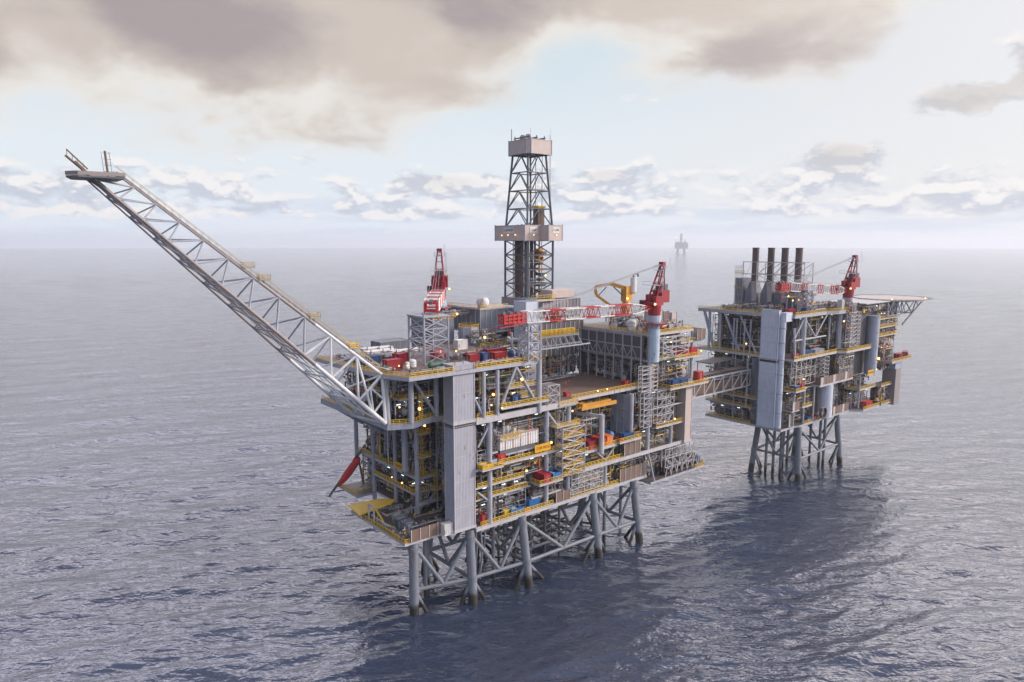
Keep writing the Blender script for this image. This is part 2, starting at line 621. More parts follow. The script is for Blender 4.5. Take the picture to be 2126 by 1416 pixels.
def clutter(parent, face, s0, s1, z0, z1, depth=7.0, seed=1, dens=1.0, base=(0, 0, 0), wall="bulkhead_dark", lights=0, at=0.0, vess=True):
    """pipes, valves, frames and equipment packed into one bay.
    face 'v': bay opens towards -v at v = at, s runs along u;  face 'u': opens towards -u at u = at, s runs along v"""
    PAL = PAL_FAR if parent.name.startswith("utilities") else PAL_NEAR
    rng = random.Random(seed)

    def P(s, d, z):
        return (s, at + d, z) if face == "v" else (at + d, s, z)

    def bx(m, sa, sb, da, db, za, zb):
        if face == "v":
            m.box(sa, sb, at + da, at + db, za, zb)
        else:
            m.box(at + da, at + db, sa, sb, za, zb)
    L, H = s1 - s0, z1 - z0
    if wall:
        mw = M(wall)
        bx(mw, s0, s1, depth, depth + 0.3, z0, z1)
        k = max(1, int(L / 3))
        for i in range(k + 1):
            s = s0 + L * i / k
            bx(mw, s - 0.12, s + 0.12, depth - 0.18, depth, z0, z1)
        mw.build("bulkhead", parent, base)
    m = M(*sorted(set(PAL)))
    A = L * H
    # racks of parallel pipes under the deck above
    for k in range(max(1, int(dens * L / 14) + 1)):
        zr = z1 - rng.uniform(0.8, min(2.6, H * 0.4))
        d = rng.uniform(0.6, depth - 2.5)
        a = s0 + rng.uniform(0, L * 0.4)
        b2 = s1 - rng.uniform(0, L * 0.4)
        c = rng.choice(PAL)
        for i in range(rng.randint(3, 6)):
            m.use(c if rng.random() < 0.7 else rng.choice(PAL))
            m.tube(P(a, d + i * 0.4, zr), P(b2, d + i * 0.4, zr), rng.uniform(0.09, 0.2), 6)
    # long horizontal pipes
    for k in range(int(dens * A / 4.8)):
        ln = rng.uniform(2, min(14, L))
        a = rng.uniform(s0, s1 - ln)
        z = rng.uniform(z0 + 0.6, z1 - 0.4)
        d = rng.uniform(0.3, depth - 0.5)
        r = rng.choice((0.08, 0.1, 0.12, 0.16, 0.22, 0.3))
        m.use(rng.choice(PAL))
        m.tube(P(a, d, z), P(a + ln, d, z), r, 6)
        for e in (a, a + ln):                      # bends at the ends
            if rng.random() < 0.6:
                z2 = min(z1 - 0.2, max(z0, z + rng.uniform(-3, 3)))
                m.tube(P(e, d, z), P(e, d, z2), r, 6)
            else:
                m.tube(P(e, d, z), P(e, min(depth, d + rng.uniform(1, 3)), z), r, 6)
    # risers
    for k in range(int(dens * L * 1.2)):
        s = rng.uniform(s0 + 0.2, s1 - 0.2)
        d = rng.uniform(0.3, depth - 0.4)
        za = z0 + (0 if rng.random() < 0.6 else rng.uniform(0, H * 0.5))
        zb = z1 - (0.1 if rng.random() < 0.5 else rng.uniform(0, H * 0.5))
        m.use(rng.choice(PAL))
        if zb > za + 0.5:
            m.tube(P(s, d, za), P(s, d, zb), rng.choice((0.07, 0.1, 0.14, 0.2, 0.28)), 6)
    # secondary steel frames and ladders
    for k in range(int(dens * A / 22) + 1):
        s = rng.uniform(s0, s1 - 2.2)
        d = rng.uniform(0.3, depth * 0.6)
        wd, hh = rng.uniform(1.2, 3.2), rng.uniform(1.5, H * 0.9)
        m.use(rng.choice(("steel_light", "steel", "pipe_grey", "silver")))
        zb = z0 + rng.uniform(0, H - hh)
        t = rng.choice((0.1, 0.14, 0.18))
        m.beam(P(s, d, zb), P(s, d, zb + hh), t)
        m.beam(P(s + wd, d, zb), P(s + wd, d, zb + hh), t)
        nr = rng.randint(1, 4)
        for i in range(nr + 1):
            m.beam(P(s, d, zb + hh * (i + 0.999) / (nr + 1)), P(s + wd, d, zb + hh * (i + 0.999) / (nr + 1)), t)
        if rng.random() < 0.5:
            m.beam(P(s, d, zb), P(s + wd, d, zb + hh), t)
    # equipment on the floor
    if vess:
        for k in range(int(dens * L / 4.5) + 1):
            s = rng.uniform(s0 + 0.3, s1 - 2.8)
            d = rng.uniform(0.8, max(1.0, depth - 3.2))
            m.use(rng.choice(PAL))
            tt = rng.random()
            if tt < 0.35:
                r = rng.uniform(0.5, min(1.2, H * 0.2))
                ln = rng.uniform(2, 5)
                s = min(s, s1 - ln)
                m.vessel(P(s, d + r, z0 + r + 0.5), P(s + ln, d + r, z0 + r + 0.5), r, 10)
            elif tt < 0.55:
                r = rng.uniform(0.5, 1.0)
                hh = rng.uniform(1.8, max(2.0, H * 0.7))
                m.vessel(P(s + r, d + r, z0 + 0.4), P(s + r, d + r, z0 + min(hh, H - 1)), r, 10)
            else:
                bx(m, s, s + rng.uniform(0.8, 2.4), d, d + rng.uniform(0.6, 2.0), z0, z0 + rng.uniform(0.8, min(2.8, H * 0.6)))
    # valves, boxes, cable drops: the small stuff
    for k in range(int(dens * A / 1.5)):
        s = rng.uniform(s0, s1 - 0.8)
        z = rng.uniform(z0, z1 - 0.8)
        d = rng.uniform(0.2, depth - 0.8)
        a = rng.uniform(0.2, 0.8)
        m.use(rng.choice(PAL + ["dark", "dark", "red", "bright_red"]))
        bx(m, s, s + a, d, d + rng.uniform(0.2, 0.6), z, z + rng.uniform(0.2, 0.8))
    stuff(m.build("pipework", parent, base))
    for k in range(lights):
        s = s0 + L * (k + rng.uniform(0.2, 0.8)) / lights
        tube_light(parent, P(s, rng.uniform(0.2, 2.5), z1 - 0.55 - rng.uniform(0, 0.8)), "u" if face == "v" else "v", base)


# ------------------------------------------------------------------ the sea
def build_sea():
    rng = np.random.default_rng(11)
    rad = [8.0]
    while rad[-1] < 16000:
        rad.append(rad[-1] * 1.0045 + 0.12)
    rad = np.array(rad)
    ang = np.concatenate([np.radians(np.arange(-180, -48, 4.0)), np.radians(np.linspace(-48, 48, 560)), np.radians(np.arange(52, 180, 4.0))])
    nr, na = len(rad), len(ang)
    RR, AA = np.meshgrid(rad, ang, indexing="ij")
    x, y = RR * np.sin(AA), RR * np.cos(AA)
    z = np.zeros_like(x)
    dr = np.gradient(rad)[:, None] * np.ones_like(x)
    dx = np.zeros_like(x)
    dy = np.zeros_like(x)
    for i in range(70):
        lam = 3.0 * (52 / 3.0) ** (rng.random() ** 1.35)
        th = R(-20) + rng.normal(0, 0.34)
        k = 2 * np.pi / lam
        slope = 0.034 * (0.6 + 0.8 * rng.random()) * (1.0 if lam < 14 else 0.5)
        a = slope / k
        kx, ky = k * np.sin(th), k * np.cos(th)
        ph = rng.random() * 6.283
        fade = np.clip((lam / (dr * 2.3) - 1.0), 0, 1)
        t = kx * x + ky * y + ph
        s, c = np.sin(t), np.cos(t)
        z += a * s * fade
        dx += a * c * fade * np.sin(th) * 0.8
        dy += a * c * fade * np.cos(th) * 0.8
    # patches of gust: livelier and calmer water
    gust = 0.85 + 0.3 * np.sin(x / 170 + 1.3 * np.sin(y / 240)) * np.sin(y / 130 + np.sin(x / 310))
    z *= gust
    co = np.stack([x + dx, y + dy, z], -1).reshape(-1, 3)
    co = np.concatenate([co, [[0, 0, 0]]])
    i0 = (np.arange(nr - 1)[:, None] * na + np.arange(na)[None, :])
    j = np.roll(np.arange(na), -1)
    i1 = (np.arange(nr - 1)[:, None] * na + j[None, :])
    quads = np.stack([i0, i1, i1 + na, i0 + na], -1).reshape(-1, 4)[:, ::-1]
    tris = np.stack([np.full(na, nr * na), np.arange(na), j], -1)[:, ::-1]
    me = bpy.data.meshes.new("sea")
    nq, ntr = len(quads), len(tris)
    me.vertices.add(len(co))
    me.vertices.foreach_set("co", co.astype(np.float32).ravel())
    me.loops.add(nq * 4 + ntr * 3)
    me.loops.foreach_set("vertex_index", np.concatenate([quads.ravel(), tris.ravel()]).astype(np.int32))
    me.polygons.add(nq + ntr)
    ls = np.concatenate([np.arange(nq) * 4, nq * 4 + np.arange(ntr) * 3]).astype(np.int32)
    me.polygons.foreach_set("loop_start", ls)
    me.polygons.foreach_set("use_smooth", np.ones(nq + ntr, dtype=bool))
    me.update(calc_edges=True)
    me.validate()
    m = bpy.data.materials.new("sea_water")
    m.use_nodes = True
    nt = m.node_tree
    q = G(nt)
    b = nt.nodes["Principled BSDF"]
    b.inputs["Base Color"].default_value = (0.034, 0.047, 0.085, 1)
    b.inputs["Specular IOR Level"].default_value = 1.0
    b.inputs["Roughness"].default_value = 0.08
    b.inputs["IOR"].default_value = 1.55
    co_ = nt.nodes.new("ShaderNodeTexCoord").outputs["Object"]
    f1 = q.noise(q.mapping(co_, (0.16, 0.40, 0.2), rot=(0, 0, R(18))), 1.0, 3, 0.5, 0.5)
    f2 = q.noise(q.mapping(co_, (0.6, 1.1, 0.5), rot=(0, 0, R(-14))), 1.0, 2, 0.5, 0.3)
    hgt = q.m("ADD", f1, q.m("MULTIPLY", f2, 0.28))
    bp = nt.nodes.new("ShaderNodeBump")
    bp.inputs["Strength"].default_value = 0.85
    bp.inputs["Distance"].default_value = 0.7
    nt.links.new(hgt, bp.inputs["Height"])
    nt.links.new(bp.outputs[0], b.inputs["Normal"])
    me.materials.append(m)
    o = bpy.data.objects.new("sea", me)
    COL.objects.link(o)
    o["label"] = "blue grey choppy sea under and around the platforms"
    o["category"] = "sea"
    o["kind"] = "structure"


build_sea()

# ------------------------------------------------------------------ the drilling and production platform
DP = thing("production_platform", "large steel drilling and production platform of stacked decks nearest the camera", "oil platform")
BAYROOT = DP


def jacket(parent, tops, bots, rows, zh, r=1.3, rb=0.55, zsea=-5.0, ztop=20.4):
    """steel legs and braces; tops / bots: (u, v) of each leg at deck and at water level, rows: pairs of legs to brace"""
    L = []
    for t, b2 in zip(tops, bots):
        k = (zsea) / ztop
        p = Vector((t[0], t[1], ztop))
        q2 = Vector((b2[0], b2[1], 0))
        low = q2 + (q2 - p) * (-zsea / ztop)
        m = M("leg_paint")
        m.tube(p, low, r, 16)
        for zz in (zh, ztop - 2.5):
            c = p.lerp(q2, 1 - zz / ztop)
            m.tube(c + Vector((0, 0, 0.8)), c - Vector((0, 0, 0.8)), r * 1.12, 16)
        m.build("jacket_leg", parent)
        L.append((p, q2))

    def at(i, z):
        p, q2 = L[i]
        return p.lerp(q2, 1 - z / ztop)
    for i, j in rows:
        a, b2 = at(i, zh), at(j, zh)
        M("leg_paint").tube(a, b2, rb, 10).build("jacket_brace", parent)
        mid = (a + b2) / 2
        for s in (i, j):
            M("leg_paint").tube(at(s, ztop - 1.2), mid, rb, 10).build("jacket_brace", parent)
            lowmid = Vector((mid.x, mid.y, -6))
            M("leg_paint").tube(at(s, zh), lowmid.lerp(at(s, -5), 0.25), rb, 10).build("jacket_brace", parent)


jacket(DP,
       [(5.8, 1.0), (23.5, -0.6), (53.5, -0.4), (72.7, -1.0), (5.8, 20), (23.5, 20), (53.5, 20), (72.7, 20), (-10.4, 4.5)],
       [(4.6, -2.0), (23.5, -4.0), (53.3, -4.0), (72.5, -4.5), (4.6, 23), (23.5, 22.5), (52, 22), (69, 21), (-11.5, 3.0)],
       [(0, 1), (1, 2), (2, 3), (4, 5), (5, 6), (6, 7), (0, 4), (1, 5), (2, 6), (3, 7), (8, 0)], 7.0)
# conductors and their guide frame between the legs
for i in range(4):
    for j in (1, 3):
        M("steel_dark").tube((28 + i * 6.2, 3.5 + j * 4.2, 20.4), (28 + i * 6.2, 3.5 + j * 4.2, -5), 0.42, 8).build("conductor", DP)
m = M("steel_dark")
for i in range(8):
    m.tube((25.5 + i * 3.6, 1, 8.2), (25.5 + i * 3.6, 19, 8.2), 0.4, 7)
for j in range(6):
    m.tube((24, 1.4 + j * 3.5, 8.2), (53, 1.4 + j * 3.5, 8.2), 0.4, 7)
for i in range(7):
    for j in range(5):
        if (i + j) % 2:
            m.tube((25.5 + i * 3.6, 1.4 + j * 3.5, 8.2), (29.1 + i * 3.6, 4.9 + j * 3.5, 8.2), 0.28, 6)
m.build("guide_frame", DP)
for u, v in ((63, 3), (65.5, 8), (12, 8), (18, 6), (79, 10), (-4, 9), (0, 14), (30.5, 16)):
    M("leg_paint").tube((u, v, 20.4), (u, v, -5), 0.55, 10).build("caisson", DP)
for k, (a, b2) in enumerate((((10, 4, 20), (13, 9, -4)), ((11, 3, 20), (15, 9, -4)), ((13, 3, 20), (16, 12, -4)))):
    M("steel").path([a, Vector(a).lerp(Vector(b2), 0.35) + Vector((0.8, 0, 0)), b2], 0.25, 7).build("riser", DP)

# decks -------------------------------------------------------------------------------
deck(DP, [(-14, 3), (7, 3), (7, 0), (80, 0), (80, 44), (0, 44), (0, 34), (-14, 34)], 21.0, 0.7)
deck(DP, [(28.3, -3.2), (37.8, -3.2), (37.8, 2), (28.3, 2)], 29.5, 0.6)
deck(DP, [(7, 0.6), (28, 0.6), (28, 9), (7, 9)], 28.6, 0.45)
deck(DP, [(7, 0), (25, 0), (25, 9), (7, 9)], 32.4, 0.5)
deck(DP, [(43, -0.2), (103, -0.2), (103, 40), (43, 40)], 29.6, 0.7)
deck(DP, [(0, 19), (8, 19), (8, 58), (0, 58)], 32.0, 0.9, side="steel")
deck(DP, [(-1.5, 19), (8, 19), (8, 44), (-1.5, 44)], 27.6, 0.5, side="steel")
deck(DP, [(1, 19), (8, 19), (8, 44), (1, 44)], 24.6, 0.4, side="steel")
deck(DP, [(7, 0), (42, 0), (42, 45), (7, 45)], 37.7, 0.7)
deck(DP, [(8, -2.2), (15.5, -2.2), (15.5, 0.4), (8, 0.4)], 37.9, 0.5)
deck(DP, [(48.6, -1.2), (64, -1.2), (64, 9), (48.6, 9)], 35.2, 0.9)
deck(DP, [(64.2, -2.2), (75, -2.2), (75, 9), (64.2, 9)], 35.6, 0.7)
deck(DP, [(84, -1.0), (104.5, -1.0), (104.5, 8), (84, 8)], 37.0, 0.6)
deck(DP, [(0, 9), (7, 9), (7, 0), (46, 0), (46, 45), (0, 45)], 52.2, 1.5, side="steel")
deck(DP, [(-15, 9), (-9, 6.3), (0, 9), (0, 50), (-15, 50)], 52.5, 1.6, side="steel")
deck(DP, [(15.5, -1.4), (33.5, -1.4), (33.5, 3), (15.5, 3)], 54.3, 0.6)
deck(DP, [(34, 2), (82, 2), (82, 31), (34, 31)], 52.0, 1.0, top="deck_brown")
deck(DP, [(38, -1.0), (46, -1.0), (46, 2), (38, 2)], 51.6, 0.5)
deck(DP, [(-19, 30), (-16.8, 7), (-13.9, -0.8), (31, -0.8), (31, 45), (-19, 45)], 66.4, 1.0, top="deck_brown", side="steel")
deck(DP, [(-6.5, 44.3), (8, 44.3), (8, 57), (-6.5, 57)], 20.6, 0.6, side="steel")
deck(DP, [(-11, 9), (0, 9), (0, 34), (-11, 34)], 58.6, 0.4)
deck(DP, [(80, -0.5), (105, -0.5), (105, 36), (80, 36)], 60.8, 0.7)
deck(DP, [(92, -1.8), (107.5, -1.8), (107.5, 9), (92, 9)], 60.2, 0.5)
deck(DP, [(88, -3.5), (110, -3.5), (110, 8), (88, 8)], 50.4, 0.6)
deck(DP, [(80, 0.2), (105, 0.2), (105, 36), (80, 36)], 69.6, 0.8)
deck(DP, [(96, -1.2), (109, -1.2), (109, 6), (96, 6)], 65.6, 0.5)
deck(DP, [(80, -2.5), (111, -2.5), (113, -0.5), (113, 6), (80, 6)], 18.6, 0.8, side="steel")
deck(DP, [(80, -0.4), (103, -0.4), (103, 36), (80, 36)], 43.8, 0.5)

# inner core that the bays lean against
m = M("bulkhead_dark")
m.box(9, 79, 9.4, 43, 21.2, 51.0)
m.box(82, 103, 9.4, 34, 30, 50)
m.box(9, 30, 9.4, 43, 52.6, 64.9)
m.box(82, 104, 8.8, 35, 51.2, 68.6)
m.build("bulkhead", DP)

# bays of pipework, long face ----------------------------------------------------------
bays = [(8, 28, 21.0, 28.1, 8, 1.0, 4), (28, 43, 21.0, 28.8, 8, 1.2, 2), (8, 43, 32.5, 37.0, 8, 1.0, 4), (8, 28, 28.7, 31.9, 8, 0.9, 3),
        (26, 43, 29.7, 37.0, 8, 1.1, 3), (8, 46, 37.8, 50.6, 8, 1.0, 6), (43, 66, 21.0, 28.8, 7, 1.5, 3), (66, 80, 21.0, 28.8, 7, 1.3, 2),
        (43, 66, 29.7, 34.2, 6, 1.2, 4), (66, 86, 29.7, 36.3, 6, 1.4, 2), (84, 98, 29.7, 36.4, 6, 1.0, 2), (74, 98, 37.2, 43.2, 8, 1.6, 2),
        (74, 103, 43.9, 50.0, 8, 1.5, 2), (8, 31, 52.4, 58.0, 8, 1.1, 4), (8, 31, 58.2, 65.0, 8, 0.9, 3), (82, 105, 51.0, 60.0, 8, 1.3, 3),
        (82, 105, 61.0, 68.6, 8, 1.3, 3), (80, 104, 19.0, 28.6, 6, 0.9, 1)]
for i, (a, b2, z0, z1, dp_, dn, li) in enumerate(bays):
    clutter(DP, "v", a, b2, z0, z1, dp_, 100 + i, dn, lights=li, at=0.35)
# recess behind the tall panelled tower and the short left face
lb = [("v", -1, 8, 21.2, 31.0, 6, 1.0, 4, 19.0), ("v", -1, 8, 32.2, 50.8, 6, 0.9, 4, 19.4), ("u", 19, 57, 32.2, 50.8, 8, 0.9, 8, 0.3),
      ("u", 19, 44, 27.7, 31.0, 6, 1.1, 6, 0.3), ("u", 19, 44, 21.2, 27.0, 6, 1.1, 5, 0.6), ("v", -13, 0, 52.8, 58.2, 6, 0.9, 4, 9.5),
      ("v", -13, 0, 58.8, 65.0, 6, 0.9, 2, 9.5), ("u", 9, 44, 53, 65, 7, 0.8, 6, -12.5), ("u", 5, 19, 21.2, 50.8, 1.4, 0.7, 5, 6.2)]
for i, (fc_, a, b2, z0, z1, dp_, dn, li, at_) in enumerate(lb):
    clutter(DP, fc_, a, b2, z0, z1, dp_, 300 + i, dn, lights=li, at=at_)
# the inner corner of the pipe deck
clutter(DP, "u", 2, 31, 52.2, 60.5, 5, 401, 1.1, at=80.0, lights=2, wall="panel_smoke")
clutter(DP, "v", 36, 80, 52.2, 66.0, 4, 402, 1.2, at=31.0, lights=3, wall="panel_smoke")

# clad upper wall of the service block, facing the pipe deck
m = M("panel_smoke", "steel")
m.box(79.0, 79.6, 2, 36, 61.0, 69.0)
m.use("steel")
for k in range(9):
    v = 2.2 + k * 4.1
    m.beam((78.7, v, 52.2), (78.7, v, 69.2), 0.35)
for z in (61.2, 65.0, 68.8):
    m.beam((78.75, 2, z), (78.75, 36, z), 0.3)
for k in range(7):
    a = 4 + k * 4.1
    m.beam((78.5, a, 61.5), (78.5, a + 2, 65), 0.18)
    m.beam((78.5, a + 2, 65), (78.5, a + 4, 61.5), 0.18)
m.build("clad_wall", DP)

# main columns and big diagonal braces --------------------------------------------------
COLS = [((12.3, 0.2, 21), (12.3, 0.2, 50.7), .75), ((34.5, 0.9, 21), (34.5, 0.9, 50.7), .75), ((43.2, 0.4, 21), (43.2, 0.4, 50.7), .7),
        ((10, -0.3, 52.2), (10, -0.3, 65.1), .55), ((14.8, -0.3, 52.2), (14.8, -0.3, 65.1), .55), ((30.2, -0.5, 50.5), (30.2, -0.5, 66.2), .8),
        ((0.2, 19.2, 21), (0.2, 19.2, 51), .75), ((0.1, 31.5, 21), (0.1, 31.5, 51), .7), ((0.1, 45.3, 18), (0.1, 45.3, 51), .7), ((0.1, 57, 30), (0.1, 57, 51), .7),
        ((7.6, 5.2, 21), (7.6, 5.2, 51), .6), ((-9, 6.6, 52.5), (-9, 6.6, 65.1), .75), ((0.3, 8.6, 52.5), (0.3, 8.6, 65.1), .75), ((-14.4, 9.4, 52.5), (-15.6, 8.5, 65.1), .7),
        ((80.5, -0.2, 29.6), (80.5, -0.2, 69), .7), ((104, 0, 43), (104, 0, 69), .55), ((93, -0.3, 29.6), (93, -0.3, 36.4), .6), ((60, 0.3, 21.0), (60, 0.3, 28.9), .6),
        ((70, 0.5, 29.6), (70, 0.5, 35), .5), ((-1, 24, 33), (-1, 24, 51), .9)]
for a, b2, r in COLS:
    M("steel").tube(a, b2, r, 12).build("column", DP)
BR = [((21.5, -0.3, 65.2), (16.2, -0.3, 54.6), .42), ((21.5, -0.3, 65.2), (28.6, -0.3, 54.6), .42), ((6.9, 0, 58.5), (9.6, 0, 53), .3),
      ((-8.7, 6.8, 64.8), (0, 8.8, 53.4), .45), ((34.5, 0.9, 50), (43, 0.9, 40), .4), ((8.2, 0.1, 44), (12, 0.1, 49.5), .3), ((8, 0.2, 31), (12, 0.2, 27.5), .3),
      ((0, 24, 47), (0, 19.5, 40), .4), ((0, 45, 40), (0, 31.5, 50), .4), ((84.5, -0.3, 68.5), (93.5, -0.3, 60.9), .35), ((79, -2, 28.6), (82, -2.4, 18.8), .35),
      ((0.2, 19.3, 30.5), (7.5, 19.2, 27.5), .3), ((0.2, 19.3, 21.8), (7.5, 19.2, 26.5), .3), ((66, 0.3, 35), (60, 0.3, 29.8), .3), ((54, 0.3, 35), (60, 0.3, 29.8), .3),
      ((2, 58, 51), (-15, 49, 52), .5), ((0, 52, 42), (-14, 46, 51.4), .6), ((0, 40, 42), (-14, 34, 51.4), .6)]
for a, b2, r in BR:
    M("steel").tube(a, b2, r, 10).build("brace", DP)
# the deep girder over the process bay, and the fascia beams of other decks
for a, b2, h_, d_ in (((7.2, -0.3, 51.5), (45.5, -0.3, 51.5), 1.7, 0.7), ((43, -0.7, 29.1), (103, -0.7, 29.1), 1.2, 0.5), ((7, -0.4, 20.4), (80, -0.4, 20.4), 1.0, 0.5),
                      ((0, 18.4, 24), (8, 18.4, 24), 0.8, 0.6), ((-9, 6.0, 65.7), (0, 8.2, 65.7), 1.2, 0.6)):
    M("steel_light").beam(a, b2, d_, h_).build("girder", DP)

# windwalls of brown boards along the lowest deck
for a, b2, z0, z1 in (((37.5, -0.5), (43.4, -0.5), 21.1, 24.2), ((66.5, -0.5), (79.6, -0.5), 21.1, 25.4), ((-12.2, 2.6), (-1, 2.6), 21.1, 24.4), ((-1, 2.6), (6.8, 2.6), 21.1, 24.4),
                      ((68, -0.8), (76, -0.8), 30, 34.2), ((104.2, -2.0), (109, -2.0), 65.8, 69.6)):
    m = M("brown_cladding", "steel_light")
    m.box(a[0], b2[0], a[1], a[1] + 0.25, z0, z1)
    m.use("steel_light")
    n = max(2, int((b2[0] - a[0]) / 2.4))
    for i in range(n + 1):
        u = a[0] + (b2[0] - a[0]) * i / n
        m.box(u - 0.1, u + 0.1, a[1] - 0.14, a[1], z0, z1 + 0.2)
    m.build("windwall", DP)
M("panel_beige").box(109.0, 109.3, -2.0, 4, 65.8, 69.6).build("windwall", DP)

# handrails -----------------------------------------------------------------------------
for pts in ([(9, 0.2, 21), (9, -0.2, 21), (36.5, -0.2, 21)], [(43.6, -0.2, 21), (66, -0.2, 21)], [(28.4, 1, 29.5), (28.4, -3.1, 29.5), (37.7, -3.1, 29.5), (37.7, 0, 29.5)],
            [(8, 0.1, 32.4), (24.8, 0.1, 32.4)], [(8.5, 0.7, 28.6), (27, 0.7, 28.6)], [(43.2, -0.1, 29.6), (68, -0.1, 29.6)], [(8.1, 0.2, 37.9), (8.1, -2.1, 37.9), (15.4, -2.1, 37.9), (15.4, 0.1, 37.7), (41.5, 0.1, 37.7)],
            [(0.1, 57.5, 32), (0.1, 19.2, 32), (7, 19.2, 32)], [(-1.4, 43, 27.6), (-1.4, 19.1, 27.6), (4, 19.1, 27.6)], [(1.1, 43, 24.6), (1.1, 19.2, 24.6)],
            [(-13.9, 33, 21), (-13.9, 3.1, 21), (-12.4, 3.1, 21)], [(48.7, 6, 35.2), (48.7, -1.1, 35.2), (63.8, -1.1, 35.2), (64.3, -2.1, 35.6), (74.9, -2.1, 35.6), (74.9, 3, 35.6)],
            [(84.1, -0.9, 37), (104.4, -0.9, 37), (104.4, 5, 37)], [(8, 0.1, 52.3), (15, 0.1, 52.3)], [(15.6, 1, 54.3), (15.6, -1.3, 54.3), (33.4, -1.3, 54.3), (33.4, 2, 54.3)],
            [(38.1, -0.9, 51.6), (45.9, -0.9, 51.6), (46, 2.1, 52), (64, 2.1, 52)], [(64.4, 2.1, 52), (79, 2.1, 52), (79, 5, 52)],
            [(-14.9, 9.1, 52.5), (-9, 6.4, 52.5), (0, 9, 52.5)], [(-14.9, 49, 52.5), (-14.9, 9.1, 52.5)], [(-10.9, 33, 58.6), (-10.9, 9.1, 58.6), (0, 9.1, 58.6)],
            [(-18.9, 44, 66.4), (-18.9, 30, 66.4), (-16.7, 7, 66.4), (-13.8, -0.7, 66.4), (0, -0.7, 66.4)], [(7.4, -0.7, 66.4), (30.9, -0.7, 66.4), (30.9, 8, 66.4)],
            [(80.1, 0.3, 69.6), (104.8, 0.3, 69.6), (104.8, 35, 69.6)], [(80.1, 35.8, 69.6), (80.1, 0.3, 69.6)], [(92.1, 1, 60.2), (92.1, -1.7, 60.2), (107.4, -1.7, 60.2), (107.4, 8, 60.2)],
            [(88.1, 2, 50.4), (88.1, -3.4, 50.4), (109.9, -3.4, 50.4), (109.9, 7, 50.4)], [(96.1, -1.1, 65.6), (108.9, -1.1, 65.6)], [(105, -2.4, 18.6), (110.9, -2.4, 18.6), (112.9, -0.4, 18.6), (112.9, 5, 18.6)],
            [(81, -0.4, 60.8), (91.5, -0.4, 60.8)], [(19, -0.2, 59.4), (29.5, -0.2, 59.4)], [(24, 0, 56.2), (29.5, 0, 56.2)], [(37, 29.8, 56), (56, 29.8, 56)]):
    rail(DP, pts)
# little galleries that carry three of those rails
for a in ((19, 29.6, -0.3, 2, 59.2), (23.8, 29.6, -0.1, 2, 56.0), (37, 56, 29.7, 31, 55.8), (17, 24, 0.4, 3, 44.2), (36.5, 46.5, -1.5, 2, 45.0)):
    M("steel_light").box(a[0], a[1], a[2], a[3], a[4] - 0.25, a[4]).build("gallery", DP)
rail(DP, [(36.6, 1.5, 45), (36.6, -1.4, 45), (46.4, -1.4, 45), (46.4, 1, 45)])
rail(DP, [(17, 0.5, 44.2), (24, 0.5, 44.2)])

# yellow access ladders with hoops by the left corner
m = M("yellow")
for (u, v, za, zb) in ((1.5, 18.6, 32, 47), (-6, 6.7, 52.5, 60), (5.5, 17.8, 25, 34)):
    for s in (-0.45, 0.45):
        m.beam((u + s, v, za), (u + s, v, zb), 0.12)
    for k in range(int((zb - za) / 0.5)):
        m.beam((u - 0.45, v, za + k * 0.5), (u + 0.45, v, za + k * 0.5), 0.08)
    for k in range(int((zb - za) / 1.2)):
        z = za + 2 + k * 1.2
        if z < zb:
            m.path([(u - .5, v, z), (u - .5, v - .8, z), (u + .5, v - .8, z), (u + .5, v, z)], 0.06, 4)
m.build("ladder", DP)
for (u, v, z) in ((1.5, 17.6, 38.5), (1.5, 17.6, 45.5), (6.0, 17.2, 28.0)):
    m = M("steel_light")
    m.box(u - 1.8, u + 1.8, v - 1.2, v + 1.4, z - 0.2, z)
    m.build("gallery", DP)
    rail(DP, [(u - 1.8, v + 1.2, z), (u - 1.8, v - 1.2, z), (u + 1.8, v - 1.2, z), (u + 1.8, v + 1.2, z)])

# blue grey plate wall with its round edge post, crane runway and loading post in the right bay
m = M("panel_blue", "steel")
m.box(71.6, 72.0, 0.2, 9, 36, 49.6)
m.use("steel")
for v in (3, 6):
    m.box(71.35, 71.6, v - .12, v + .12, 36, 49.6)
for z in (40, 44.6):
    m.box(71.3, 71.6, 0.2, 9, z - .12, z + .12)
m.tube((71.8, -0.1, 35.6), (71.8, -0.1, 50.4), 0.75, 12)
m.build("blast_wall", DP)
m = M("steel_light")
m.tube((55.7, -1.9, 33.6), (55.7, -1.9, 46.2), 0.85, 12)
m.beam((55.7, -1.9, 45.6), (52, 9, 45.6), 0.9, 1.0)
m.beam((55.0, -1.0, 42.4), (51, 9, 42.4), 0.6, 0.6)
m.beam((53.5, 4, 45), (53.5, 8, 40), 0.4)
m.build("loading_post", DP)
for v in (0.6, 3.0):
    M("crane_orange").beam((49, v, 48.6), (65, v, 48.6), 0.5, 1.2).build("runway_beam", DP)
M("crane_orange").box(49.3, 51.5, 0.4, 3.2, 49.2, 50.0).build("hoist_trolley", DP)
M("crane_orange").beam((50, 8.8, 39), (65, 8.8, 39), 0.6, 1.6).build("runway_beam", DP)
clutter(DP, "v", 47, 71, 36, 50.5, 3.4, 500, 0.35, at=6.0, lights=4, vess=False, wall=None)

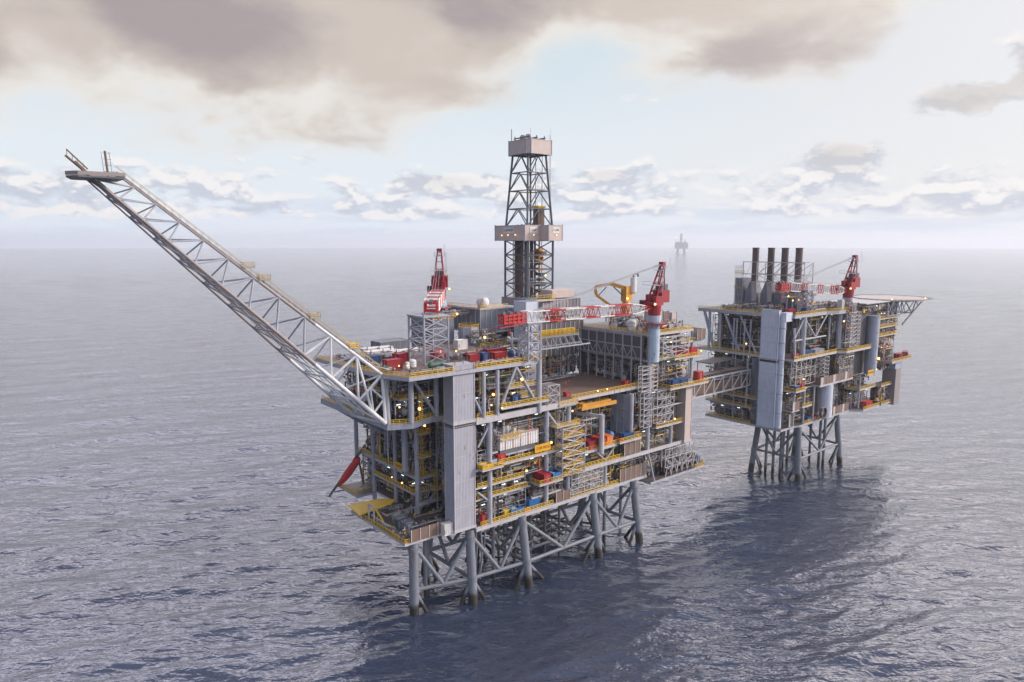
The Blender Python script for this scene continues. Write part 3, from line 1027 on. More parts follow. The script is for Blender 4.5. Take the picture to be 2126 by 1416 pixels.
# open lattice and scaffold frames at the right end of the long face
rng = random.Random(77)
for (ua, ub, za, zb, v, n_, kk) in ((77, 81, 38, 50, -1.2, 6, 1), (83, 92, 38.5, 50, -2.0, 4, 2), (76, 84, 50.5, 59, -0.9, 6, 1), (86, 100, 61, 68, -1.4, 4, 2), (88, 104, 22, 28.5, -2.2, 2, 4), (44, 58, 22, 28.5, -0.6, 4, 5)):
    m = M("silver", "steel_light")
    m.use("steel_light")
    for i in range(kk + 1):
        u = ua + (ub - ua) * i / kk
        for vv in (v, v + 1.6):
            m.beam((u, vv, za), (u, vv, zb), 0.22)
    for j in range(n_ + 1):
        z = za + (zb - za) * j / n_
        for vv in (v, v + 1.6):
            m.beam((ua, vv, z), (ub, vv, z), 0.2)
        if j < n_:
            for i in range(kk):
                u0, u1 = ua + (ub - ua) * i / kk, ua + (ub - ua) * (i + 1) / kk
                z2 = za + (zb - za) * (j + 1) / n_
                if rng.random() < 0.6:
                    m.beam((u0, v, z), (u1, v, z2), 0.17)
                if rng.random() < 0.4:
                    m.beam((u1, v, z), (u0, v, z2), 0.17)
    m.build("scaffold_frame", DP)

# drilling modules behind the pipe deck --------------------------------------------------
m = M("panel_slate", "steel", "panel_mauve")
m.box(40, 57, 41, 60, 69.5, 77.2)                      # overhanging clad module left of the tall panelled tower
m.use("steel")
for k in range(8):
    v = 41 + k * 2.7
    m.box(39.8, 40, v - .1, v + .1, 69.5, 77.2)
    m.box(40 + k * 2.4 - .1, 40 + k * 2.4 + .1, 40.8, 41, 69.5, 77.2)
m.box(39.6, 57.4, 40.6, 60.4, 77.2, 77.7)
m.box(39.6, 57.4, 40.6, 60.4, 69.0, 69.5)
m.build("clad_module", DP)
rail(DP, [(39.7, 60, 77.7), (39.7, 40.7, 77.7), (52, 40.7, 77.7)])
clutter(DP, "v", 38, 55, 54, 69, 5, 520, 1.0, at=40.0, lights=2)
clutter(DP, "u", 40, 58, 66.6, 69, 5, 521, 1.0, at=41.0, lights=1)
m = M("yellow", "steel_light")
for z in (58, 61.5, 65):
    m.use("steel_light").box(38, 54, 38.2, 40, z - .3, z)
m.build("gallery", DP)
for z in (58, 61.5, 65):
    rail(DP, [(38, 38.3, z), (54, 38.3, z)])
m = M("panel_mauve", "panel_slate", "steel_light", "panel_beige")
m.box(58, 82, 36, 60, 66, 76)                           # drill floor substructure
m.use("panel_smoke").box(57, 80.5, 31.5, 36, 60, 71.8)
m.use("panel_mauve").box(63, 82, 34.5, 58, 76, 79.8)
m.use("steel_light")
for k in range(12):
    u = 63 + k * 1.7
    m.box(u - .1, u + .1, 34.3, 34.5, 71.8, 79.8)
for z in (73.5, 76, 79.8):
    m.box(62.8, 82.2, 34.2, 34.5, z - .15, z + .15)
for k in range(11):
    u = 57.5 + k * 2.3
    m.box(u - .1, u + .1, 31.3, 31.5, 60, 71.8)
m.use("panel_beige").box(69, 80, 36, 43, 80.2, 83)
m.build("substructure", DP)
clutter(DP, "v", 57, 80, 71.9, 76, 2.5, 523, 1.0, at=32.0, wall=None)
M("steel_light").box(59, 68, 33.2, 37, 79.6, 80).build("gallery", DP)
rail(DP, [(59.1, 36, 80), (59.1, 33.3, 80), (67.9, 33.3, 80), (67.9, 36, 80)], h=1.8)
rail(DP, [(62.9, 34.3, 72), (81, 34.3, 72)])
# slate block and tall silo left of the drilling module
m = M("panel_slate", "steel_dark")
m.box(24, 32.5, 46, 60, 58, 74.5)
m.use("steel_dark").box(23.7, 32.8, 45.7, 60.3, 65.6, 66.2)
m.build("clad_module", DP)
rail(DP, [(24.1, 59, 74.5), (24.1, 46.1, 74.5), (32.4, 46.1, 74.5)])
clutter(DP, "v", 26, 46, 74.7, 77.6, 3, 530, 0.9, at=46, wall=None)
clutter(DP, "v", 33, 46, 66.6, 71, 3, 531, 1.4, at=37, wall=None)
clutter(DP, "v", 82, 104, 69.7, 73.0, 6, 532, 1.2, at=3, wall=None)
clutter(DP, "v", 82, 104, 69.7, 74.0, 6, 533, 1.0, at=18, wall=None)
clutter(DP, "v", -16, 4, 66.5, 68.6, 6, 534, 0.7, at=26, wall=None)
clutter(DP, "v", 8, 30, 66.5, 68.4, 5, 535, 0.8, at=14, wall=None)
clutter(DP, "u", 8, 40, 66.5, 68.0, 3, 540, 0.9, at=-15.2, wall=None)
clutter(DP, "v", -12, 0, 66.5, 67.8, 3, 541, 1.0, at=0.4, wall=None, vess=False)
clutter(DP, "v", 8, 30, 66.5, 67.9, 3, 542, 1.2, at=0.3, wall=None, vess=False)
clutter(DP, "u", 45, 56, 20.8, 30.5, 6, 543, 1.2, at=0.2, lights=3)
rail(DP, [(-6.4, 56.8, 20.6), (-6.4, 44.5, 20.6)])
clutter(DP, "v", 46, 78, 52.2, 53.4, 2, 544, 0.8, at=26, wall=None)
clutter(DP, "v", -12, -1, 21.1, 24.0, 8, 545, 1.0, at=17, wall=None, lights=2)
clutter(DP, "u", 5, 25, 21.1, 22.6, 2, 546, 1.0, at=-13.4, wall=None, vess=False)
clutter(DP, "v", -12, 5, 21.1, 24.5, 10, 536, 1.0, at=5, wall=None, lights=2)
# yellow walkway truss cantilevered from the boom rest over the pipe deck
m = M("yellow", "steel")
m.use("yellow")
for k in range(9):
    m.box(38 + k * 1.9, 39.6 + k * 1.9, 9.6, 11, 71.4, 73.0)
m.use("steel")
for v in (9, 13):
    m.beam((30, v, 70.9), (56, v, 70.9), 0.4)
    m.beam((30, v, 67.4), (61, v, 67.4), 0.4)
    for k in range(10):
        u = 30 + k * 2.8
        m.beam((u, v, 70.9), (u + 2.2, v, 67.4), 0.25)
for v in (9, 13):
    m.beam((31, v, 66.4), (31, v, 73), 0.5)
m.build("walkway_truss", DP)
rail(DP, [(37, 9.2, 71.1), (56, 9.2, 71.1)])
# ventilation duct elbow on the clad wall
m = M("silver")
pts = [(33 + 2.2 * math.sin(t), 6, 66.5 + 3.2 - 2.2 * (1 - math.cos(t)) + 1) for t in [i * math.pi / 8 for i in range(5)]]
m.path([(31.5, 6, 71.7)] + [(33, 6, 71.7), (34.2, 6, 71.2), (34.9, 6, 70.2), (35, 6, 68.6)], 0.95, 12)
m.build("vent_duct", DP)

# floodlights that are lit in the dusk
for p, r in (((23.6, -0.5, 61.4), .55), ((13.6, 0.0, 58.2), .5), ((12.6, -0.4, 55.4), .3), ((15.4, -1.6, 54.4), .3), ((-6.6, 6.3, 56.0), .55), ((-11.5, 8.4, 56.8), .3),
             ((26.2, 0.3, 33.4), .45), ((35.2, -0.6, 40.6), .45), ((1.6, 2.1, 25.0), .55), ((57.6, 1.8, 53.0), .3), ((62, 1.8, 53), .3), ((88.5, -1.2, 38.4), .42),
             ((94, -1.2, 38.5), .42), ((100, -1.2, 38.6), .42), ((103, -1.2, 38.7), .42), ((45.5, 1.0, 48.4), .35), ((81.5, -0.8, 62.6), .5), ((39.0, 37.2, 68.3), .6),
             ((2.4, 18.2, 47.5), .5), ((-0.3, 40, 45.5), .3), ((-0.4, 27.0, 28.4), .35), ((-0.4, 33, 28.6), .25), ((-11.5, 8.2, 68.0), .25), ((-9.5, 7.2, 68.0), .25),
             ((6.5, 15.4, 69.2), .35), ((10.5, 13.4, 69.2), .35), ((31.0, 42.0, 76.4), .5), ((90, -1.5, 66.3), .3), ((104, -4, 62.2), .3)):
    floodlight(DP, p, r=r)
for k in range(3):
    tube_light(DP, (66 + k * 3.2, 30.4, 64.6), "u")

# yellow name boards
m = M("sign_yellow", "steel_dark")
m.box(28.7, 35.0, -0.55, -0.35, 38.5, 40.8)
sb = m.build("sign_board", DP)
text_mesh("lettering", "CLAIR RIDGE", "lettering_red", sb, (31.85, -0.58, 39.65), 0, 1.25, 5.4)
m = M("sign_yellow")
m.box(-0.55, -0.35, 24.5, 31, 32.3, 34.4)
sb = m.build("sign_board", DP)
text_mesh("lettering", "CLAIR RIDGE", "lettering_red", sb, (-0.58, 27.75, 33.3), R(-90), 1.2, 5.6)

# ------------------------------------------------------------------ tall panelled towers
def panel_tower(name, label, u0, u1, v0, v1, z0, z1, seams, cl="panel", cd="panel", ring=None, frame="steel_light"):
    base = (u0, v0, z0)
    t = thing(name, label, "tower", base)
    zs = [z0] + list(seams) + [z1]
    m = M(cl)
    for a, b2 in zip(zs[:-1], zs[1:]):
        m.box(u0, u1, v0, v1, a + 0.04, b2 - 0.04)
    m.build("cladding", t, base)
    m = M(frame)
    e = 0.12
    for u in (u0, u1):
        for v in (v0, v1):
            m.box(u - e, u + e, v - e, v + e, z0, z1 + 0.3)
    for z in zs:
        m.box(u0 - .06, u1 + .06, v0 - .06, v1 + .06, z - 0.05, z + 0.05)
    m.box(u0 - .25, u1 + .25, v0 - .25, v1 + .25, z0 - 0.7, z0)
    if ring:
        m.box(u0 - .35, u1 + .35, v0 - .35, v1 + .35, ring - 0.1, ring + 0.6)
        m.use("dark").box(u0 - .03, u1 + .03, v0 - .03, v1 + .03, ring - 1.1, ring - 0.15)  # dark band painted in for the shaded gap between lower and upper tower
    for k in range(3):
        u = u0 + 0.8 + k * (u1 - u0 - 1.6) / 2
        m.beam((u, v0 + .3, z1 + 0.9), (u, v1 - .3, z1 + 0.9), 0.12)
        m.beam((u, v0 + .3, z1), (u, v0 + .3, z1 + 0.9), 0.12)
    m.beam((u0 + .5, v0 + .3, z1 + 0.9), (u1 - .5, v0 + .3, z1 + 0.9), 0.12)
    m.build("frame", t, base)
    return t


panel_tower("stair_tower", "tallest ribbed grey clad tower at the near corner of the big platform", 0, 6.9, -0.15, 4.3, 22.0, 67.8,
            (28.2, 35.5, 42.5, 51.0, 52.4, 60), ring=51.7)
panel_tower("stair_tower", "short beige clad tower at the bridge end of the big platform", 99.3, 103.0, -1.6, 4.5, 29.7, 51.0, (36, 43.5), cl="panel_beige")
panel_tower("stair_tower", "pale clad tower in front of the derrick, behind the red and white boom", 52.0, 57.6, 31.0, 37.2, 52.2, 80.0, (60, 70), cl="panel_pale", frame="panel_blue")

# zigzag access tower of white lattice on the long face
base = (38, -2.6, 30)
t = thing("access_tower", "white lattice access tower with yellow zigzag stairs below the pipe deck", "tower", base)
m = M("steel_light")
lattice(m, [(38, -2.6, 29.6), (47.5, -2.6, 29.6), (47.5, 0.6, 29.6), (38, 0.6, 29.6)], [(38, -2.6, 44.5), (47.5, -2.6, 44.5), (47.5, 0.6, 44.5), (38, 0.6, 44.5)], 5, 0.17, 0.12)
for k in range(5):
    z = 29.6 + 2.98 * k
    m.beam((42.7, -2.6, z), (42.7, -2.6, z + 2.98), 0.14)
m.build("lattice_frame", t, base)
for k in range(5):
    z = 29.6 + 2.98 * k
    m = M("yellow", "pipe_grey")
    m.use("pipe_grey").box(38.2, 47.3, -2.4, 0.5, z - 0.1, z)
    a, b2 = ((39.5, 46), (46, 39.5))[k % 2]
    for v in (-1.6, -0.7):
        m.use("yellow").beam((a, v, z), (b2, v, z + 2.98), 0.12, 0.3)
        m.beam((a, v, z + 1), (b2, v, z + 3.9), 0.1)
    for i in range(8):
        f = (i + .5) / 8
        m.use("pipe_grey").box(a + (b2 - a) * f - .15, a + (b2 - a) * f + .15, -1.6, -0.7, z + 2.98 * f, z + 2.98 * f + .06)
    m.build("stair_flight", t, base)
    rail(t, [(38.2, 0.4, z), (38.2, -2.4, z), (47.3, -2.4, z), (47.3, 0.4, z)], base, step=1.2)

# white stair cage where the pipe deck meets the left module
base = (33.6, -0.6, 52)
t = thing("stair_cage", "small white lattice cage beside the left edge of the pipe deck", "stair cage", base)
m = M("steel_light")
lattice(m, [(33.6, -.6, 52), (38.4, -.6, 52), (38.4, 3.4, 52), (33.6, 3.4, 52)], [(33.6, -.6, 58), (38.4, -.6, 58), (38.4, 3.4, 58), (33.6, 3.4, 58)], 2, 0.17, 0.12)
for k in range(9):
    m.beam((33.6 + k * 0.6, -.6, 58), (33.6 + k * 0.6, 3.4, 58), 0.12)
m.build("lattice_frame", t, base)
m = M("pipe_grey")
for i in range(10):
    m.box(34 + i * .4, 34.4 + i * .4, 0.4, 1.8, 52 + i * .55, 52.08 + i * .55)
m.build("stair_flight", t, base)

# ------------------------------------------------------------------ boom rests
def boom_rest(label, quad, z0, z1, n, fork=True):
    c = (sum(p[0] for p in quad) / 4, sum(p[1] for p in quad) / 4, z0)
    t = thing("boom_rest", label, "boom rest", c)
    m = M("steel")
    lattice(m, [(*p, z0) for p in quad], [(*p, z1) for p in quad], n, 0.30, 0.16)
    m.build("lattice_frame", t, c)
    m = M("steel")
    x0, x1 = min(p[0] for p in quad), max(p[0] for p in quad)
    y0, y1 = min(p[1] for p in quad), max(p[1] for p in quad)
    m.box(x0 - .4, x1 + .4, y0 - .4, y1 + .4, z1, z1 + 0.4)
    if fork:
        for p in quad[:2]:
            m.beam((p[0], p[1], z1 + .4), (p[0] + (p[0] - c[0]) * .3, p[1] + (p[1] - c[1]) * .3, z1 + 1.6), 0.35)
    m.build("saddle", t, c)
    return t


boom_rest("tall grey lattice boom rest holding the boom that points at the camera", [(-0.7, 12.7), (7.3, 12.7), (7.3, 20.7), (-0.7, 20.7)], 66.4, 79.6, 4)
boom_rest("grey lattice boom rest under the long red and white boom of the big platform", [(25.0, -1.6), (29.6, -1.6), (29.6, 2.6), (25.0, 2.6)], 66.4, 77.0, 4, False)


# ------------------------------------------------------------------ pedestal cranes
def crane(label, base, zp, heading, blen, zb, tip_z, pr=2.1, s=1.0, ped_mat="pedestal_blue", bw=1.0, collar=True):
    """base (u, v, z at foot of pedestal); zp top of pedestal; heading of boom in degrees in the u-v plane"""
    t = thing("pedestal_crane", label, "crane", base)
    u, v, z0 = base
    h = R(heading)
    f = Vector((math.cos(h), math.sin(h), 0))
    l = Vector((-math.sin(h), math.cos(h), 0))
    o = Vector((u, v, zp))

    def P(a, b2, c):
        return o + f * (a * s) + l * (b2 * s) + Vector((0, 0, c * s))

    m = M(ped_mat)
    m.tube((u, v, z0), (u, v, zp - 2.6 * s), pr, 20)
    m.tube((u, v, zp - 2.6 * s), (u, v, zp), pr * 1.15, 20)
    m.tube((u, v, z0 + (zp - z0) * .55), (u, v, z0 + (zp - z0) * .55 + .5), pr * 1.06, 20)
    m.build("pedestal", t, base)
    if collar:
        m = M("red", "steel_dark")
        m.tube((u, v, zp - 3.4 * s), (u, v, zp - 3.1 * s), pr * 1.9, 12)
        for k in range(12):
            a = 2 * math.pi * k / 12
            m.beam((u + pr * 1.85 * math.cos(a), v + pr * 1.85 * math.sin(a), zp - 3.1 * s), (u + pr * 1.85 * math.cos(a), v + pr * 1.85 * math.sin(a), zp - 2.0 * s), .1)
            m.beam((u + pr * math.cos(a), v + pr * math.sin(a), zp - 5.5 * s), (u + pr * 1.7 * math.cos(a), v + pr * 1.7 * math.sin(a), zp - 3.4 * s), .14)
        m.build("service_gallery", t, base)

    def obox(m, a0, a1, b0, b1, c0, c1):
        vs = [P(a, b2, c) for c in (c0, c1) for a, b2 in ((a0, b0), (a1, b0), (a1, b1), (a0, b1))]
        m.add(vs, [(3, 2, 1, 0), (4, 5, 6, 7), (0, 1, 5, 4), (1, 2, 6, 5), (2, 3, 7, 6), (3, 0, 4, 7)])

    # slewing body and machinery house
    m = M("red", "steel_dark")
    m.tube(P(0, 0, 0), P(0, 0, 4.2), 2.5 * s, 14, 2.9 * s)
    obox(m, -2.6, 3.4, -2.5, 2.5, 4.2, 5.6)
    obox(m, -6.6, -1.6, -2.4 * bw, 2.4 * bw, 5.2, 10.2)
    obox(m, -1.6, 2.6, -2.6, -1.0, 5.6, 8.6)
    obox(m, -1.6, 2.2, 1.0, 2.6, 5.6, 8.0)
    m.use("steel_dark")
    obox(m, -6.2, -2.6, -1.8, 1.8, 10.2, 12.6)
    m.build("machinery_house", t, base)
    m = M("red")
    obox(m, 1.0, 3.8, -4.8, -2.6, 3.4, 6.2)
    cb = m.build("cab", t, base)
    m = M("glass_dark")
    obox(m, 3.8, 3.86, -4.6, -2.8, 4.4, 6.0)
    obox(m, 1.3, 3.5, -4.86, -4.8, 4.4, 6.0)
    m.build("window", cb, base)
    # A-frame
    m = M("red")
    apex = 20.5
    for sd in (-1, 1):
        m.beam(P(2.0, 2.2 * sd, 5.6), P(-4.2, 0.8 * sd, apex), 0.55 * s)
        m.beam(P(-3.6, 2.0 * sd, 8.5), P(-4.6, 0.8 * sd, apex), 0.45 * s)
        for k in range(4):
            fr = 0.25 + k * 0.2
            a = P(2.0, 2.2 * sd, 5.6).lerp(P(-4.2, 0.8 * sd, apex), fr)
            b2 = P(-3.6, 2.0 * sd, 8.5).lerp(P(-4.6, 0.8 * sd, apex), fr)
            m.beam(a, b2, 0.3 * s)
    for fr in (0.3, 0.5, 0.7, 0.88):
        a = P(2.0, 2.2, 5.6).lerp(P(-4.2, 0.8, apex), fr)
        b2 = P(2.0, -2.2, 5.6).lerp(P(-4.2, -0.8, apex), fr)
        m.beam(a, b2, 0.3 * s)
    obox(m, -5.2, -3.4, -1.1, 1.1, apex - .6, apex + 1.2)
    m.build("a_frame", t, base)
    m = M("steel_dark", "steel")
    m.use("steel")
    obox(m, -7.4, -1.6, -2.2, 2.2, apex - 2.2, apex - 2.0)
    for a in (-7.3, -1.7):
        for b2 in (-2.1, 0, 2.1):
            m.beam(P(a, b2, apex - 2.0), P(a, b2, apex - 0.2), .1)
    for b2 in (-2.1, 2.1):
        for c in (-1.0, -0.2):
            m.beam(P(-7.3, b2, apex + c), P(-1.7, b2, apex + c), .09)
    obox(m, 0.6, 3.4, -3.6, 3.6, 12.4, 12.55)
    for b2 in (-3.5, 3.5):
        m.beam(P(3.3, b2, 12.5), P(3.3, b2, 13.9), .1)
    m.beam(P(3.3, -3.5, 13.9), P(3.3, 3.5, 13.9), .1)
    for k in range(18):
        c = 9.5 + k * .6
        m.beam(P(-0.6 - (c - 9.5) * .18, 2.5, c), P(-0.6 - (c - 9.5) * .18, 3.1, c), .07)
    for b2 in (2.5, 3.1):
        m.beam(P(-0.6, b2, 9.5), P(-2.6, b2, 20), .09)
    m.beam(P(-6.8, 2.0, apex), P(-6.8, 2.0, apex + 3.0), .12)
    m.build("catwalk", t, base)
    # boom in red and white bands
    root = P(2.6, 0, zb)
    tip = o + f * blen
    tip.z = tip_z
    dirv = (tip - root).normalized()
    upv = l.cross(dirv) * -1
    if upv.z < 0:
        upv = -upv
    L = (tip - root).length
    m = M("bright_red", "white")
    n = 26
    tl = 0.87
    hw = lambda x: 1.75 * s * bw * min(1, 0.35 + x / (L * .16))
    hh = lambda x: 1.9 * s * min(1, 0.12 + x / (L * .16))

    def C(x, a, b2):
        return root + dirv * x + l * (a * hw(x)) + upv * (b2 * hh(x))
    for i in range(n):
        x0, x1 = L * tl * i / n, L * tl * (i + 1) / n
        band = int((n - 1 - i) / 3.4)
        m.use("white" if band % 2 == 0 else "bright_red")
        for a, b2 in ((-1, -1), (1, -1), (1, 1), (-1, 1)):
            m.tube(C(x0, a, b2), C(x1, a, b2), 0.24 * s, 6)
        for (a, b2), (c, d) in (((-1, -1), (-1, 1)), ((1, -1), (1, 1)), ((-1, 1), (1, 1)), ((-1, -1), (1, -1))):
            xm = (x0 + x1) / 2
            m.tube(C(x0, a, b2), C(xm, c, d), 0.15 * s, 5)
            m.tube(C(xm, c, d), C(x1, a, b2), 0.15 * s, 5)
    m.build("boom", t, base)
    m = M("steel_dark", "red")
    for i in range(9):
        x = L * (0.12 + .085 * i)
        m.beam(C(x, .9, 1), C(x, .9, 1) + upv * 1.0 * s, .08)
    m.beam(C(L * .12, .9, 1) + upv * s, C(L * .80, .9, 1) + upv * s, .06)
    m.build("boom_handrail", t, base)
    m = M("bright_red", "steel_dark")
    x0 = L * tl
    for a in (-0.8, 0.8):
        for b2 in (-.72, .0, .72):
            m.beam(C(x0, a, b2), C(L, a, b2 * .8 - .1), 0.22 * s, .75 * s)
        for k in range(6):
            x = x0 + (L - x0) * (k + .1) / 5.2
            m.beam(C(x, a, -.9), C(x, a, .85), .5 * s, .22 * s)
    for k in range(6):
        x = x0 + (L - x0) * k / 5
        m.beam(C(x, -.8, .75), C(x, .8, .75), .25 * s)
        m.beam(C(x, -.8, -.75), C(x, .8, -.75), .25 * s)
    m.beam(C(x0 + 1, -1, -1), C(L + 1.5, -1, -1.5), .3 * s)
    m.beam(C(x0 + 1, 1, -1), C(L + 1.5, 1, -1.5), .3 * s)
    m.use("steel_dark")
    for k in range(3):
        c = C(x0 + (L - x0) * (.3 + .3 * k), 0, 0.9)
        m.tube(c - l * .5, c + l * .5, 0.7 * s, 12)
    m.build("boom_head", t, base)
    m = M("rust_brown", "bright_red")
    c = C(L * .95, 0, -1.6)
    m.tube(c, c - Vector((0, 0, 1.6 * s)), .12, 5)
    m.use("bright_red").ball(c - Vector((0, 0, 2.0 * s)), .55 * s, n=8, k=5)
    m.build("hook_block", t, base)
    m = M("rope_grey")
    for a in (-0.8, -.25, .25, .8):
        m.tube(P(-4.4, a, apex + .4), C(L * .80, a * .9, 1.1), 0.055 * s + .02, 4)
    m.build("hoist_rope", t, base)
    for b2 in (-3.0, 3.0):
        q0 = P(3.4, b2 * bw, 4.9)
        floodlight(t, q0, base, r=.45)
    return t


crane("red crane whose banded boom points at the camera from behind the left lattice rest", (31.5, 53.3, 66.5), 80.4,
      math.degrees(math.atan2(15.0 - 53.3, 2.9 - 31.5)), 47.5, 3.2, 82.0, s=0.82, bw=1.45)
crane("big red crane on the pale blue column with its long boom lying along the platform", (82.0, -0.4, 60.2), 76.0, 180.5, 66.4, 3.4, 79.3, pr=2.05, s=0.82)

# ------------------------------------------------------------------ orange knuckle boom pipe crane
base = (94.5, 23.1, 69.6)
t = thing("knuckle_crane", "orange folded knuckle boom crane on the roof beside the red crane", "crane", base)
m = M("crane_orange")
m.tube((94.5, 23.1, 69.6), (94.5, 23.1, 75.5), 1.5, 14)
m.tube((94.5, 23.1, 75.5), (94.5, 23.1, 79.0), 2.2, 12, 1.2)
m.box(93, 96.4, 21.8, 24.4, 78.6, 84.2)
m.beam((96, 23.1, 81), (99, 22.4, 82), .8)
m.build("turret", t, base)
m = M("crane_orange")
m.beam((94.0, 22.6, 83.4), (89.2, 26.4, 85.2), .9, 1.4)
m.beam((89.2, 26.4, 85.2), (85.0, 30.1, 83.9), .8, 1.1)
m.build("main_boom", t, base)
m = M("crane_orange")
m.beam((85.0, 30.1, 83.9), (85.4, 29.7, 80.9), .8, 1.1)
m.beam((85.4, 29.7, 80.9), (90.6, 25.4, 76.0), .7, 1.0)
m.build("knuckle_boom", t, base)
M("steel_dark").beam((94.0, 22.8, 79.6), (90.2, 25.6, 84.0), .4).build("ram", t, base)
M("steel_dark").beam((86.0, 29.2, 80.8), (88.2, 27.3, 84.0), .35).build("ram", t, base)
m = M("white", "steel_dark")
m.tube((96.6, 21.6, 82), (96.6, 21.6, 87.4), 1.15, 12)
m.use("steel_dark").path([(96.6, 21.6, 87.4), (96.6, 21.6, 88.6), (98.0, 21.0, 88.9), (98.4, 20.8, 87.8)], .35, 8)
m.build("exhaust_drum", t, base)
floodlight(t, (93.2, 21.4, 79.8), base, r=.5)

# ------------------------------------------------------------------ flare boom
base = (-15.8, 9.0, 52.5)
t = thing("flare_boom", "long sloping lattice flare boom reaching out to the upper left", "flare boom", base)
LB = 66.0
A0, A1 = Vector((-16.6, 8.2, 66.2)), Vector((-74.6, 10.4, 114.2))
B0, B1 = Vector((-15.6, 8.8, 53.0)), Vector((-78.2, 9.4, 112.4))
C0, C1 = Vector((-17.5, 23.5, 52.6)), Vector((-79.6, 12.8, 113.2))
n = 11
cuts = [0]
for k in range(n):
    cuts.append(cuts[-1] + (1.55 - 0.075 * k))
cuts = [c / cuts[-1] for c in cuts]
mixp = lambda p, q2, f_: p.lerp(q2, f_)
for name, p, q2, r0, r1 in (("chord", A0, A1, .46, .16), ("chord", B0, B1, .58, .20), ("chord", C0, C1, .50, .15)):
    for nm, fa, fb in (("boom_white", 0, .30), ("boom_brown", .30, 1)):
        m = M(nm)
        m.tube(mixp(p, q2, fa), mixp(p, q2, fb), r0 + (r1 - r0) * fa, 12, r0 + (r1 - r0) * fb)
        m.build("chord", t, base)
for k in range(n):
    f0, f1 = cuts[k], cuts[k + 1]
    r = .32 - .17 * f0
    m = M("boom_white" if f0 < .3 else "boom_brown")
    if f0 > .3:
        m.use("steel")
    a0, a1, b0, b1, c0, c1 = mixp(A0, A1, f0), mixp(A0, A1, f1), mixp(B0, B1, f0), mixp(B0, B1, f1), mixp(C0, C1, f0), mixp(C0, C1, f1)
    am = mixp(A0, A1, (f0 + f1) / 2)
    if k:
        m.tube(a0, b0, r, 8)
    m.tube(a0, b1, r, 8)
    m.tube(a0, c0, r * .9, 8)
    m.tube(a0, c1, r * .9, 8)
    m.tube(b0, c0, r * .9, 8)
    m.tube(b0, c1, r * .9, 8)
    if k == 0:
        m.tube(a0, b0, r * 1.3, 8)
        m.tube((a0 + b1) / 2, b0.lerp(b1, .45), r * .8, 8)
        m.tube((a0 + b1) / 2, (a0 + b0) / 2, r * .8, 8)
        m.tube((a0 + b0) / 2, b0.lerp(b1, .45), r * .8, 8)
        m.tube(a1, b0.lerp(b1, .5), r, 8)
    m.build("lattice_brace", t, base)
# flare pipes that follow the lower chords
m = M("boom_brown", "boom_white", "silver")
for i, (off, r) in enumerate(((.25, .32), (.45, .22), (.65, .26), (.8, .16))):
    p, q2 = B0.lerp(C0, off) + Vector((0, 0, .9)), B1.lerp(C1, off) + Vector((0, 0, .5))
    m.use("boom_white").tube(p, p.lerp(q2, .3), r, 8)
    m.use("boom_brown").tube(p.lerp(q2, .3), q2, r, 8)
m.build("flare_pipe", t, base)
# walkway with landings on the upper chord
m = M("boom_brown", "yellow", "pipe_grey")
up = Vector((0, 0, 1))
sd = Vector((0, 1, 0))
for k in range(40):
    f0, f1 = .01 + k * .0245, .01 + (k + 1) * .0245
    z = 1.0 if f0 < .52 else .5
    a, b2 = mixp(A0, A1, f0) + up * z, mixp(A0, A1, f1) + up * z
    m.use("boom_brown").beam(a + sd * .9, b2 + sd * .9, .12, .2)
    m.beam(a - sd * .1, b2 - sd * .1, .12, .2)
    m.beam(a + sd * .9, a - sd * .1, .3, .1)
    m.beam(a + sd * .4 - up * z, a + sd * .4, .12)
    m.use("yellow" if f0 < .16 else "faded_yellow")
    for s_ in (.95, -.15):
        m.beam(a + sd * s_, a + sd * s_ + up * 1.1, .07)
        m.beam(a + sd * s_ + up * 1.1, b2 + sd * s_ + up * 1.1, .08)
m.build("walkway", t, base)
for f0 in (.13, .30, .50, .56):
    m = M("pipe_grey", "yellow")
    c = mixp(A0, A1, f0) + up * 1.5
    m.use("pipe_grey").box(c.x - 1.3, c.x + 1.3, c.y - .4, c.y + 1.3, c.z - .15, c.z)
    lo = m.build("landing", t, base)
    rail(lo, [(c.x - 1.3, c.y - .4, c.z), (c.x + 1.3, c.y - .4, c.z), (c.x + 1.3, c.y + 1.3, c.z), (c.x - 1.3, c.y + 1.3, c.z)], base, closed=True, step=.9, mat="yellow" if f0 < .2 else "faded_yellow")
# tip platform
e = Vector((-77.6, 10.4, 110.9))
m = M("boom_brown", "steel_dark")
pl = [(e.x - 5.5, e.y - 2.0), (e.x - 3.8, e.y - 4.6), (e.x + 4.2, e.y - 4.6), (e.x + 4.2, e.y + 4.0), (e.x - 3.8, e.y + 4.0)]
m.use("steel_dark").prism(pl, e.z + 1.6, e.z + 1.9)
m.use("boom_brown")
for p, q2 in zip(pl, pl[1:] + pl[:1]):
    m.beam((*p, e.z + 2.4), (*q2, e.z + 2.4), .15, .7)
m.build("tip_platform", t, base)
m = M("rust_brown", "steel_dark")
d = (B1 - B0).normalized()
c = B1.lerp(C1, .3) + up * .4 - d * 1.5
m.tube(c, c + d * 7.0, .24, 8)
m.tube(c + d * 2, c + d * 5.0 + up * .3, .36, 8)
m.tube(c + up * 1 + d * 2, c + d * 6.6 + up * 1.4, .14, 6)
for k in range(4):
    m.beam(c + d * (3 + k * 1.2), c + d * (3 + k * 1.2) + up * 1.5, .1)
q0 = Vector((e.x + 2.0, e.y - .5, e.z + 1.8))
m.tube(q0, q0 + Vector((-.3, 0, 5.4)), .22, 8)
m.use("steel_dark")
for s_ in (-.7, .7):
    m.beam(q0 + Vector((s_, 0, 1.0)), q0 + Vector((s_ - .3, 0, 5.2)), .08)
